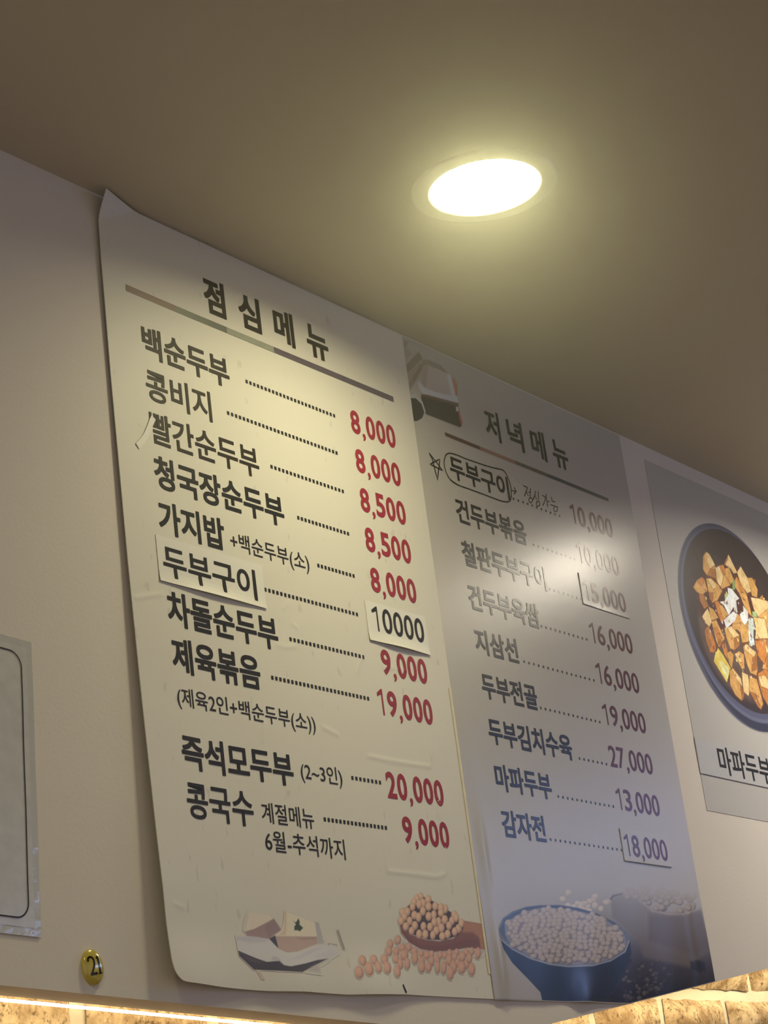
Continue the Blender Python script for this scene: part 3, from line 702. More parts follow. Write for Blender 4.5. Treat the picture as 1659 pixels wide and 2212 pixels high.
BOWL_ART = [('p',(108,102,106),60,0.55,[(9297,1408),(9413,1468),(9666,1516),(10067,1461),(10469,1314),(10922,1292),(11378,1314),(11951,1424),(11984,1181),(12003,835),(11309,529),(9970,632),(9872,868),(9612,1010),(9275,1168)]),('p',(86,80,88),80,0.5,[(10315,1262),(10916,1274),(11374,1302),(11950,1389),(11983,1111),(12003,835),(11517,704),(10187,880)]),('p',(92,84,90),14,0.8,[(9263,1400),(9373,1477),(9670,1527),(9685,1506),(9408,1452),(9290,1385)]),('b',(150,142,142),(118,113,119),(10631,1531,122,7,-19,-55)),('b',(150,142,142),(94,88,96),(10389,1428,96,5,-17,-50)),('b',(150,142,142),(90,84,92),(11722,1453,101,5,-19,-52)),('b',(150,142,142),(106,101,108),(10751,1493,99,5,-16,-48)),('b',(150,142,142),(136,132,137),(10747,1606,117,7,-16,-47)),('b',(150,142,142),(140,135,140),(10406,1599,102,6,-19,-56)),('b',(150,142,142),(139,135,140),(10408,1598,104,6,-19,-57)),('b',(150,142,142),(123,119,124),(9955,1513,97,5,-17,-52)),('b',(150,142,142),(134,129,134),(10770,1598,123,7,-17,-49)),('b',(150,142,142),(99,93,101),(11222,1492,126,7,-16,-45)),('b',(150,142,142),(126,121,126),(10254,1538,100,6,-18,-55)),('b',(150,142,142),(113,107,114),(10832,1522,111,6,-19,-56)),('b',(150,142,142),(102,96,103),(10966,1488,117,6,-18,-53)),('b',(150,142,142),(110,104,111),(10616,1499,98,5,-17,-50)),('b',(150,142,142),(106,101,108),(11671,1544,112,6,-19,-54)),('b',(150,142,142),(123,118,124),(11041,1574,111,6,-19,-55)),('b',(150,142,142),(139,135,140),(9877,1568,114,7,-18,-55)),('b',(150,142,142),(141,136,141),(9934,1577,110,6,-15,-47)),('b',(150,142,142),(133,128,133),(11202,1619,112,6,-16,-47)),('b',(150,142,142),(90,84,92),(10795,1367,122,6,-18,-52)),('b',(150,142,142),(117,111,118),(11613,1580,115,6,-18,-49)),('b',(150,142,142),(127,123,128),(11124,1594,126,7,-17,-50)),('b',(150,142,142),(90,84,92),(11389,1354,129,6,-18,-50)),('b',(150,142,142),(90,84,92),(11550,1346,103,5,-20,-55)),('b',(150,142,142),(98,92,100),(11314,1493,107,6,-17,-47)),('b',(150,142,142),(90,84,92),(10578,1348,106,5,-16,-47)),('b',(150,142,142),(102,96,103),(11076,1493,116,6,-18,-51)),('b',(150,142,142),(141,136,141),(10403,1615,119,7,-18,-53)),('b',(150,142,142),(109,104,111),(10267,1479,110,6,-17,-50)),('b',(150,142,142),(90,84,92),(11673,1412,109,6,-18,-50)),('b',(150,142,142),(124,119,125),(11090,1578,127,7,-16,-45)),('b',(150,142,142),(119,113,120),(10834,1544,112,6,-15,-45)),('b',(150,142,142),(115,110,116),(11475,1566,114,6,-16,-45)),('b',(150,142,142),(133,129,134),(10039,1555,122,7,-16,-47)),('b',(150,142,142),(141,136,141),(10317,1602,96,6,-19,-57)),('b',(150,142,142),(90,84,92),(11294,1356,125,6,-20,-55)),('b',(150,142,142),(134,129,134),(10323,1573,101,6,-15,-44)),('b',(150,142,142),(140,135,140),(10843,1625,105,6,-19,-56)),('b',(150,142,142),(90,84,92),(11564,1422,123,6,-21,-58)),('b',(150,142,142),(108,102,109),(10946,1509,114,6,-17,-48)),('b',(150,142,142),(130,125,130),(9855,1530,104,6,-14,-44)),('b',(150,142,142),(130,125,131),(9948,1537,102,6,-18,-56)),('b',(150,142,142),(90,84,92),(10748,1373,119,6,-18,-52)),('b',(150,142,142),(115,110,117),(10443,1511,103,6,-18,-52)),('b',(150,142,142),(90,84,92),(11567,1405,108,6,-17,-47)),('b',(150,142,142),(141,136,141),(10280,1616,102,6,-16,-47)),('b',(150,142,142),(115,110,116),(11016,1541,120,7,-16,-47)),('b',(150,142,142),(119,114,120),(11786,1599,120,7,-20,-55)),('b',(150,142,142),(96,90,98),(11322,1484,127,7,-19,-53)),('b',(150,142,142),(128,123,129),(11273,1606,103,6,-18,-51)),('b',(150,142,142),(131,127,132),(10952,1599,120,7,-17,-49)),('b',(150,142,142),(100,94,101),(10755,1469,122,7,-17,-48)),('b',(150,142,142),(90,84,92),(10928,1441,117,6,-17,-48)),('b',(150,142,142),(111,106,112),(10345,1488,112,6,-18,-52)),('b',(150,142,142),(116,110,117),(10042,1489,108,6,-15,-46)),('b',(150,142,142),(114,109,116),(9804,1472,99,5,-14,-43)),('p',(150,142,140),8,0.7,[(10067,1461),(10471,1320),(10924,1297),(11381,1323),(11953,1429),(11951,1412),(11374,1302),(10916,1274),(10442,1302)]),('b',(70,68,76),(44,44,54),(9723,500,73,2,-9,-26)),('b',(84,80,88),(44,44,54),(10205,426,68,2,-8,-22)),('b',(70,68,76),(44,44,54),(9644,429,59,2,-9,-26)),('b',(84,80,88),(44,44,54),(9949,321,59,1,-12,-37)),('b',(70,68,76),(44,44,54),(9289,24,64,1,-7,-22)),('b',(70,68,76),(44,44,54),(9949,219,62,1,-8,-25)),('b',(96,90,94),(44,44,54),(9820,134,68,1,-13,-37)),('b',(96,90,94),(44,44,54),(10221,198,78,2,-11,-32)),('b',(70,68,76),(44,44,54),(10340,229,73,2,-9,-26)),('b',(96,90,94),(44,44,54),(9958,299,51,1,-12,-36)),('b',(96,90,94),(44,44,54),(9949,317,65,2,-13,-39)),('b',(84,80,88),(44,44,54),(9691,185,47,1,-12,-35)),('b',(84,80,88),(44,44,54),(10177,294,76,2,-8,-24)),('b',(96,90,94),(44,44,54),(9933,246,49,1,-8,-24)),('b',(70,68,76),(44,44,54),(9311,151,58,1,-8,-24)),('b',(70,68,76),(44,44,54),(9544,575,62,2,-11,-33)),('b',(96,90,94),(44,44,54),(9966,316,76,2,-9,-27)),('b',(84,80,88),(44,44,54),(10333,270,64,1,-8,-23)),('b',(70,68,76),(44,44,54),(9471,60,77,1,-8,-25)),('b',(84,80,88),(44,44,54),(10220,351,66,2,-13,-38)),('b',(70,68,76),(44,44,54),(9975,411,52,1,-10,-29)),('b',(84,80,88),(44,44,54),(9664,141,55,1,-11,-35)),('b',(84,80,88),(44,44,54),(10624,413,83,2,-8,-24)),('b',(96,90,94),(44,44,54),(10103,458,64,2,-9,-27)),('b',(84,80,88),(44,44,54),(9436,140,47,1,-9,-26)),('b',(84,80,88),(44,44,54),(9411,58,54,1,-12,-37)),('b',(70,68,76),(44,44,54),(9282,76,56,1,-7,-23)),('b',(70,68,76),(44,44,54),(10436,309,73,2,-13,-36)),('b',(70,68,76),(44,44,54),(9340,407,48,1,-11,-34)),('b',(96,90,94),(44,44,54),(10178,396,76,2,-9,-27)),('b',(96,90,94),(44,44,54),(9309,309,75,2,-9,-29)),('b',(84,80,88),(44,44,54),(9658,148,78,1,-8,-23)),('b',(96,90,94),(44,44,54),(10061,234,67,1,-10,-31)),('b',(96,90,94),(44,44,54),(10181,218,64,1,-9,-25)),('b',(96,90,94),(44,44,54),(10362,598,60,2,-8,-22)),('b',(84,80,88),(44,44,54),(10249,413,78,2,-13,-38)),('b',(70,68,76),(44,44,54),(9695,462,61,2,-8,-23)),('b',(96,90,94),(44,44,54),(9338,79,62,1,-12,-38)),('b',(70,68,76),(44,44,54),(9848,212,77,2,-11,-33)),('b',(96,90,94),(44,44,54),(9377,341,48,1,-9,-27)),('b',(70,68,76),(44,44,54),(10178,159,52,1,-10,-30)),('b',(84,80,88),(44,44,54),(9908,149,60,1,-8,-24)),('b',(70,68,76),(44,44,54),(9859,530,55,2,-13,-39)),('b',(96,90,94),(44,44,54),(9651,65,76,1,-11,-34)),('b',(96,90,94),(44,44,54),(9434,425,56,1,-9,-27)),('b',(70,68,76),(44,44,54),(9953,173,57,1,-8,-25)),('b',(70,68,76),(44,44,54),(9595,295,65,1,-9,-29)),('b',(84,80,88),(44,44,54),(10501,488,74,2,-13,-39)),('b',(84,80,88),(44,44,54),(9268,84,69,1,-12,-37)),('b',(70,68,76),(44,44,54),(9869,296,68,2,-8,-24)),('b',(70,68,76),(44,44,54),(10702,405,51,1,-8,-23)),('b',(70,68,76),(44,44,54),(9782,358,74,2,-9,-27)),('b',(84,80,88),(44,44,54),(9788,462,71,2,-9,-27)),('b',(70,68,76),(44,44,54),(9413,301,46,1,-8,-24)),('b',(96,90,94),(44,44,54),(9701,194,50,1,-8,-25)),('b',(96,90,94),(44,44,54),(9634,223,45,1,-12,-35)),('b',(84,80,88),(44,44,54),(10187,545,64,2,-12,-35)),('b',(84,80,88),(44,44,54),(10037,200,75,1,-12,-37)),('b',(96,90,94),(44,44,54),(9444,286,77,2,-8,-25)),('b',(70,68,76),(44,44,54),(10057,232,70,1,-9,-25)),('b',(96,90,94),(44,44,54),(9894,505,74,2,-9,-27)),('p',(20,18,20),30,0.8,[(11318,619),(11569,649),(11776,621),(11754,496),(11550,467),(11305,517)]),('b',(176,168,168),(150,143,146),(8640,1287,86,4,-11,-35)),('b',(176,168,168),(150,143,146),(8720,1358,94,5,-12,-40)),('b',(176,168,168),(150,143,146),(8163,1427,78,4,-11,-39)),('b',(176,168,168),(150,143,146),(8592,1224,95,5,-13,-43)),('b',(176,168,168),(150,143,146),(9221,1379,92,5,-12,-38)),('b',(176,168,168),(150,143,146),(8273,1262,92,5,-10,-33)),('b',(176,168,168),(150,143,146),(9170,1368,102,5,-12,-39)),('b',(176,168,168),(150,143,146),(8608,1326,80,4,-10,-33)),('b',(176,168,168),(150,143,146),(8840,1395,81,4,-13,-43)),('b',(176,168,168),(150,143,146),(8834,1290,89,5,-10,-33)),('b',(176,168,168),(150,143,146),(8895,1433,98,5,-13,-41)),('b',(176,168,168),(150,143,146),(8185,1446,92,5,-12,-42)),('b',(176,168,168),(150,143,146),(8577,1221,83,4,-12,-41)),('b',(176,168,168),(150,143,146),(8380,1312,84,4,-10,-34)),('b',(176,168,168),(150,143,146),(8546,1314,103,5,-12,-39)),('b',(176,168,168),(150,143,146),(8470,1299,94,5,-11,-37)),('b',(176,168,168),(150,143,146),(8125,1273,85,4,-9,-32)),('b',(176,168,168),(150,143,146),(8008,1348,94,5,-11,-40)),('b',(176,168,168),(150,143,146),(8443,1257,85,4,-11,-36)),('b',(176,168,168),(150,143,146),(8845,1312,90,5,-13,-44)),('b',(176,168,168),(150,143,146),(8992,1269,84,4,-13,-43)),('b',(176,168,168),(150,143,146),(8498,1229,85,4,-12,-40)),('b',(176,168,168),(150,143,146),(8656,1224,87,4,-11,-37)),('p',(60,70,92),10,1,[(6269,850),(6307,744),(6561,622),(6980,515),(7422,455),(7888,438),(8505,468),(9034,554),(9464,691),(9649,854),(9630,677),(9373,409),(9006,144),(8661,6),(7106,-18),(7092,96),(6804,281),(6516,453),(6342,626)]),('p',(40,48,66),60,0.7,[(7886,432),(9034,554),(9642,834),(9630,677),(9373,409),(9006,144),(8661,6),(7758,-8)]),('p',(100,106,128),8,1,[(6297,875),(6442,1014),(6689,1111),(7050,1194),(7406,1233),(7887,1261),(8369,1248),(8853,1199),(9334,1097),(9608,971),(9651,861),(9466,697),(9035,558),(8506,472),(7890,444),(7425,465),(6982,525),(6562,628),(6309,750)]),('p',(74,86,110),14,1,[(6324,852),(6461,1003),(6731,1100),(7070,1185),(7404,1223),(7884,1251),(8366,1237),(8850,1188),(9305,1088),(9552,962),(9313,1031),(8090,1129),(6890,1023),(6474,883),(6453,714)]),('p',(122,120,140),14,1,[(6471,955),(6963,1124),(7445,1204),(8116,1220),(8967,1159),(9507,987),(9549,831),(9361,694),(8909,563),(8388,490),(7849,468),(7386,491),(6946,556),(6573,670),(6441,797)]),('b',(164,155,159),(121,115,125),(7483,1164,78,4,-13,-46)),('b',(164,155,159),(121,115,125),(7602,1196,74,4,-13,-47)),('b',(164,155,159),(121,115,125),(7702,1167,100,5,-11,-40)),('b',(164,155,159),(121,115,125),(7905,1189,81,4,-14,-48)),('b',(164,155,159),(121,115,125),(8096,1190,85,4,-12,-42)),('b',(163,154,158),(117,111,121),(6999,1106,88,4,-12,-46)),('b',(163,154,158),(117,111,121),(7189,1108,81,4,-11,-40)),('b',(163,154,158),(117,111,121),(7269,1127,92,5,-13,-48)),('b',(163,154,158),(117,111,121),(7389,1100,88,4,-11,-41)),('b',(163,154,158),(117,111,121),(7563,1115,87,4,-12,-42)),('b',(163,154,158),(117,111,121),(7722,1154,89,4,-13,-47)),('b',(163,154,158),(117,111,121),(7832,1123,93,5,-13,-46)),('b',(163,154,158),(117,111,121),(7954,1161,100,5,-12,-41)),('b',(163,154,158),(117,111,121),(8137,1141,105,5,-12,-43)),('b',(163,154,158),(117,111,121),(8278,1164,86,4,-12,-42)),('b',(163,154,158),(117,111,121),(8386,1148,106,5,-13,-45)),('b',(163,154,158),(117,111,121),(8722,1169,90,4,-14,-47)),('b',(163,154,158),(113,108,118),(6818,1032,93,4,-11,-40)),('b',(163,154,158),(113,108,118),(6995,1042,98,5,-13,-47)),('b',(163,154,158),(113,108,118),(7125,1069,95,5,-13,-47)),('b',(163,154,158),(113,108,118),(7276,1054,93,4,-11,-38)),('b',(163,154,158),(113,108,118),(7433,1064,85,4,-12,-44)),('b',(163,154,158),(113,108,118),(7600,1069,75,4,-11,-39)),('b',(163,154,158),(113,108,118),(7756,1097,95,5,-13,-44)),('b',(163,154,158),(113,108,118),(7872,1102,77,4,-11,-39)),('b',(163,154,158),(113,108,118),(7997,1109,77,4,-12,-43)),('b',(163,154,158),(113,108,118),(8170,1102,84,4,-14,-48)),('b',(163,154,158),(113,108,118),(8289,1120,89,4,-11,-39)),('b',(163,154,158),(113,108,118),(8466,1138,96,5,-12,-39)),('b',(163,154,158),(113,108,118),(8619,1123,108,5,-14,-47)),('b',(163,154,158),(113,108,118),(8809,1130,91,4,-12,-40)),('b',(163,154,158),(113,108,118),(8955,1123,110,5,-14,-45)),('b',(162,153,157),(109,104,114),(6573,962,94,4,-11,-42)),('b',(162,153,157),(109,104,114),(6746,988,82,4,-10,-39)),('b',(162,153,157),(109,104,114),(6886,1003,84,4,-10,-37)),('b',(162,153,157),(109,104,114),(7034,1009,93,4,-12,-45)),('b',(162,153,157),(109,104,114),(7161,1016,98,5,-12,-45)),('b',(162,153,157),(109,104,114),(7280,1026,100,5,-11,-40)),('b',(162,153,157),(109,104,114),(7442,1014,90,4,-13,-45)),('b',(162,153,157),(109,104,114),(7595,1035,89,4,-11,-41)),('b',(162,153,157),(109,104,114),(7719,1034,85,4,-13,-45)),('b',(162,153,157),(109,104,114),(7845,1048,88,4,-14,-47)),('b',(162,153,157),(109,104,114),(8058,1068,99,5,-12,-42)),('b',(162,153,157),(109,104,114),(8221,1050,91,4,-14,-48)),('b',(162,153,157),(109,104,114),(8347,1047,83,4,-12,-41)),('b',(162,153,157),(109,104,114),(8501,1055,99,4,-13,-43)),('b',(162,153,157),(109,104,114),(8699,1060,83,4,-13,-44)),('b',(162,153,157),(109,104,114),(8850,1091,84,4,-14,-45)),('b',(162,153,157),(109,104,114),(9001,1103,106,5,-15,-48)),('b',(162,153,157),(106,101,111),(6587,945,77,3,-12,-46)),('b',(162,153,157),(106,101,111),(6703,939,74,3,-11,-42)),('b',(162,153,157),(106,101,111),(6792,945,72,3,-10,-36)),('b',(162,153,157),(106,101,111),(6975,933,75,3,-11,-41)),('b',(162,153,157),(106,101,111),(7107,954,98,4,-11,-40)),('b',(162,153,157),(106,101,111),(7241,974,90,4,-12,-42)),('b',(162,153,157),(106,101,111),(7396,962,80,4,-12,-43)),('b',(162,153,157),(106,101,111),(7547,973,77,3,-11,-39)),('b',(162,153,157),(106,101,111),(7694,993,95,4,-13,-44)),('b',(162,153,157),(106,101,111),(7820,1002,78,4,-13,-44)),('b',(162,153,157),(106,101,111),(7969,993,85,4,-13,-46)),('b',(162,153,157),(106,101,111),(8093,1016,81,4,-14,-48)),('b',(162,153,157),(106,101,111),(8224,1019,106,5,-13,-45)),('b',(162,153,157),(106,101,111),(8386,1006,88,4,-12,-40)),('b',(162,153,157),(106,101,111),(8573,1025,90,4,-12,-39)),('b',(162,153,157),(106,101,111),(8748,1014,92,4,-15,-48)),('b',(162,153,157),(106,101,111),(8910,1031,103,5,-13,-43)),('b',(162,153,157),(106,101,111),(9015,1051,81,4,-15,-49)),('b',(161,152,156),(102,97,107),(6609,892,77,3,-10,-37)),('b',(161,152,156),(102,97,107),(6744,889,71,3,-12,-46)),('b',(161,152,156),(102,97,107),(6924,888,89,4,-11,-41)),('b',(161,152,156),(102,97,107),(7039,894,79,3,-12,-43)),('b',(161,152,156),(102,97,107),(7205,920,73,3,-11,-39)),('b',(161,152,156),(102,97,107),(7338,895,83,4,-11,-40)),('b',(161,152,156),(102,97,107),(7481,910,94,4,-11,-38)),('b',(161,152,156),(102,97,107),(7641,909,93,4,-12,-41)),('b',(161,152,156),(102,97,107),(7783,950,97,4,-12,-41)),('b',(161,152,156),(102,97,107),(7938,920,90,4,-12,-41)),('b',(161,152,156),(102,97,107),(8038,927,90,4,-14,-48)),('b',(161,152,156),(102,97,107),(8192,968,88,4,-11,-38)),('b',(161,152,156),(102,97,107),(8343,965,79,3,-11,-38)),('b',(161,152,156),(102,97,107),(8509,963,90,4,-13,-44)),('b',(161,152,156),(102,97,107),(8660,986,95,4,-15,-49)),('b',(161,152,156),(102,97,107),(8864,991,80,3,-14,-44)),('b',(161,152,156),(102,97,107),(9003,990,99,4,-15,-47)),('b',(161,152,156),(102,97,107),(9171,994,107,5,-13,-41)),('b',(161,152,156),(102,97,107),(9320,1016,106,5,-15,-48)),('b',(161,152,156),(98,93,103),(6546,822,71,3,-10,-37)),('b',(161,152,156),(98,93,103),(6703,852,81,3,-10,-39)),('b',(161,152,156),(98,93,103),(6863,828,88,4,-12,-44)),('b',(161,152,156),(98,93,103),(7005,837,89,4,-13,-46)),('b',(161,152,156),(98,93,103),(7185,866,95,4,-11,-40)),('b',(161,152,156),(98,93,103),(7273,873,80,3,-12,-44)),('b',(161,152,156),(98,93,103),(7403,855,89,4,-10,-37)),('b',(161,152,156),(98,93,103),(7538,877,98,4,-13,-47)),('b',(161,152,156),(98,93,103),(7701,881,85,4,-11,-40)),('b',(161,152,156),(98,93,103),(7846,871,96,4,-11,-38)),('b',(161,152,156),(98,93,103),(7975,881,88,4,-14,-48)),('b',(161,152,156),(98,93,103),(8146,904,103,4,-12,-42)),('b',(161,152,156),(98,93,103),(8316,892,105,4,-13,-43)),('b',(161,152,156),(98,93,103),(8518,928,102,4,-13,-42)),('b',(161,152,156),(98,93,103),(8681,938,96,4,-13,-43)),('b',(161,152,156),(98,93,103),(8819,936,88,4,-12,-40)),('b',(161,152,156),(98,93,103),(8976,920,87,4,-13,-42)),('b',(161,152,156),(98,93,103),(9170,924,107,4,-14,-46)),('b',(161,152,156),(98,93,103),(9268,929,97,4,-12,-39)),('b',(161,152,156),(98,93,103),(9413,940,110,5,-13,-41)),('b',(160,151,155),(95,90,100),(6628,789,70,3,-11,-41)),('b',(160,151,155),(95,90,100),(6736,793,79,3,-9,-36)),('b',(160,151,155),(95,90,100),(6882,795,90,4,-11,-40)),('b',(160,151,155),(95,90,100),(7074,785,91,4,-12,-43)),('b',(160,151,155),(95,90,100),(7227,813,89,4,-12,-44)),('b',(160,151,155),(95,90,100),(7346,829,75,3,-11,-40)),('b',(160,151,155),(95,90,100),(7523,811,82,3,-13,-47)),('b',(160,151,155),(95,90,100),(7666,842,96,4,-13,-44)),('b',(160,151,155),(95,90,100),(7847,825,99,4,-13,-45)),('b',(160,151,155),(95,90,100),(7962,837,101,4,-11,-40)),('b',(160,151,155),(95,90,100),(8166,850,76,3,-12,-42)),('b',(160,151,155),(95,90,100),(8306,835,104,4,-13,-44)),('b',(160,151,155),(95,90,100),(8422,848,94,4,-14,-46)),('b',(160,151,155),(95,90,100),(8635,876,88,4,-12,-41)),('b',(160,151,155),(95,90,100),(8803,884,98,4,-14,-47)),('b',(160,151,155),(95,90,100),(8885,871,105,4,-15,-48)),('b',(160,151,155),(95,90,100),(9088,885,97,4,-15,-49)),('b',(160,151,155),(95,90,100),(9229,883,111,4,-13,-40)),('b',(160,151,155),(95,90,100),(9356,890,101,4,-13,-41)),('b',(160,151,155),(91,86,96),(6681,744,93,4,-11,-42)),('b',(160,151,155),(91,86,96),(6795,733,93,4,-11,-41)),('b',(160,151,155),(91,86,96),(6923,759,73,3,-10,-37)),('b',(160,151,155),(91,86,96),(7061,741,92,3,-12,-45)),('b',(160,151,155),(91,86,96),(7261,742,99,4,-12,-43)),('b',(160,151,155),(91,86,96),(7402,780,75,3,-11,-38)),('b',(160,151,155),(91,86,96),(7562,763,95,4,-11,-37)),('b',(160,151,155),(91,86,96),(7717,781,78,3,-12,-43)),('b',(160,151,155),(91,86,96),(7870,782,103,4,-14,-47)),('b',(160,151,155),(91,86,96),(8003,778,84,3,-11,-38)),('b',(160,151,155),(91,86,96),(8129,783,103,4,-12,-41)),('b',(160,151,155),(91,86,96),(8284,790,100,4,-13,-44)),('b',(160,151,155),(91,86,96),(8416,789,93,4,-11,-38)),('b',(160,151,155),(91,86,96),(8566,802,80,3,-12,-41)),('b',(160,151,155),(91,86,96),(8716,795,95,4,-13,-42)),('b',(160,151,155),(91,86,96),(8882,827,104,4,-12,-38)),('b',(160,151,155),(91,86,96),(9084,849,88,3,-14,-43)),('b',(160,151,155),(91,86,96),(9253,854,88,3,-16,-50)),('b',(160,151,155),(91,86,96),(9412,859,91,4,-16,-50)),('b',(160,150,154),(87,83,93),(6605,681,94,3,-11,-42)),('b',(160,150,154),(87,83,93),(6735,708,91,3,-11,-40)),('b',(160,150,154),(87,83,93),(6938,681,81,3,-13,-47)),('b',(160,150,154),(87,83,93),(7108,717,93,3,-11,-40)),('b',(160,150,154),(87,83,93),(7285,721,84,3,-11,-39)),('b',(160,150,154),(87,83,93),(7380,706,76,3,-11,-38)),('b',(160,150,154),(87,83,93),(7516,723,99,4,-13,-46)),('b',(160,150,154),(87,83,93),(7641,710,101,4,-12,-43)),('b',(160,150,154),(87,83,93),(7787,711,101,4,-11,-37)),('b',(160,150,154),(87,83,93),(7944,743,97,4,-12,-41)),('b',(160,150,154),(87,83,93),(8090,738,104,4,-13,-45)),('b',(160,150,154),(87,83,93),(8219,738,87,3,-12,-41)),('b',(160,150,154),(87,83,93),(8403,732,84,3,-13,-44)),('b',(160,150,154),(87,83,93),(8549,747,82,3,-13,-43)),('b',(160,150,154),(87,83,93),(8681,750,91,3,-13,-43)),('b',(160,150,154),(87,83,93),(8914,788,95,4,-12,-38)),('b',(160,150,154),(87,83,93),(9038,794,89,3,-14,-43)),('b',(160,150,154),(87,83,93),(9249,787,98,4,-15,-47)),('b',(160,150,154),(87,83,93),(9434,768,91,3,-13,-40)),('b',(159,150,154),(83,79,89),(6783,642,85,3,-10,-38)),('b',(159,150,154),(83,79,89),(6910,662,80,3,-10,-37)),('b',(159,150,154),(83,79,89),(7090,661,93,3,-12,-44)),('b',(159,150,154),(83,79,89),(7257,653,83,3,-12,-43)),('b',(159,150,154),(83,79,89),(7352,647,85,3,-13,-46)),('b',(159,150,154),(83,79,89),(7485,684,94,3,-12,-42)),('b',(159,150,154),(83,79,89),(7594,657,88,3,-13,-46)),('b',(159,150,154),(83,79,89),(7765,691,95,3,-12,-43)),('b',(159,150,154),(83,79,89),(7889,663,78,3,-11,-37)),('b',(159,150,154),(83,79,89),(8054,704,89,3,-13,-44)),('b',(159,150,154),(83,79,89),(8273,712,96,3,-14,-47)),('b',(159,150,154),(83,79,89),(8410,709,86,3,-11,-37)),('b',(159,150,154),(83,79,89),(8557,688,92,3,-12,-39)),('b',(159,150,154),(83,79,89),(8682,690,85,3,-12,-38)),('b',(159,150,154),(83,79,89),(8828,717,98,3,-14,-45)),('b',(159,150,154),(83,79,89),(8975,719,101,4,-13,-43)),('b',(159,150,154),(83,79,89),(9204,742,89,3,-14,-44)),('b',(159,150,154),(83,79,89),(9365,730,102,4,-14,-43)),('b',(159,149,153),(80,75,85),(7001,617,98,3,-11,-40)),('b',(159,149,153),(80,75,85),(7160,614,83,3,-11,-39)),('b',(159,149,153),(80,75,85),(7238,599,83,3,-13,-45)),('b',(159,149,153),(80,75,85),(7385,625,99,3,-13,-45)),('b',(159,149,153),(80,75,85),(7569,634,85,3,-11,-39)),('b',(159,149,153),(80,75,85),(7696,631,77,3,-12,-42)),('b',(159,149,153),(80,75,85),(7894,631,78,3,-13,-45)),('b',(159,149,153),(80,75,85),(8004,650,104,4,-13,-43)),('b',(159,149,153),(80,75,85),(8131,636,104,4,-12,-42)),('b',(159,149,153),(80,75,85),(8283,626,88,3,-13,-44)),('b',(159,149,153),(80,75,85),(8451,636,93,3,-12,-39)),('b',(159,149,153),(80,75,85),(8632,656,92,3,-15,-48)),('b',(159,149,153),(80,75,85),(8768,668,101,3,-12,-40)),('b',(159,149,153),(80,75,85),(8942,661,84,3,-12,-40)),('b',(159,149,153),(80,75,85),(9120,688,111,4,-12,-39)),('b',(159,149,153),(80,75,85),(9215,677,100,3,-15,-48)),('b',(158,148,152),(76,72,82),(7070,555,98,3,-10,-37)),('b',(158,148,152),(76,72,82),(7242,549,72,2,-13,-46)),('b',(158,148,152),(76,72,82),(7387,556,84,3,-13,-45)),('b',(158,148,152),(76,72,82),(7510,557,87,3,-12,-44)),('b',(158,148,152),(76,72,82),(7703,586,88,3,-10,-36)),('b',(158,148,152),(76,72,82),(7860,564,76,2,-12,-42)),('b',(158,148,152),(76,72,82),(7975,593,104,3,-14,-46)),('b',(158,148,152),(76,72,82),(8158,581,87,3,-13,-44)),('b',(158,148,152),(76,72,82),(8269,610,96,3,-13,-44)),('b',(158,148,152),(76,72,82),(8450,599,86,3,-14,-46)),('b',(158,148,152),(76,72,82),(8603,591,91,3,-14,-45)),('b',(158,148,152),(76,72,82),(8714,591,83,3,-12,-38)),('b',(158,148,152),(76,72,82),(8893,627,93,3,-13,-43)),('b',(158,148,152),(76,72,82),(9046,615,81,3,-15,-47)),('b',(158,148,152),(72,68,78),(7282,527,85,3,-12,-44)),('b',(158,148,152),(72,68,78),(7463,507,94,3,-13,-46)),('b',(158,148,152),(72,68,78),(7632,523,92,3,-12,-43)),('b',(158,148,152),(72,68,78),(7798,527,80,2,-12,-40)),('b',(158,148,152),(72,68,78),(7931,518,80,2,-12,-42)),('b',(158,148,152),(72,68,78),(8089,550,93,3,-12,-41)),('b',(158,148,152),(72,68,78),(8220,557,81,3,-12,-42)),('b',(158,148,152),(72,68,78),(8329,539,105,3,-14,-46)),('b',(158,148,152),(72,68,78),(8546,565,82,3,-11,-37)),('b',(158,148,152),(72,68,78),(8650,540,93,3,-14,-46)),('p',(128,134,160),6,1,[(6291,851),(6321,754),(6565,636),(6985,533),(7428,476),(7894,457),(8510,485),(9038,569),(9455,703),(9609,853),(9649,854),(9478,691),(9039,554),(8504,467),(7889,439),(7423,458),(6980,515),(6560,619),(6295,737)])]
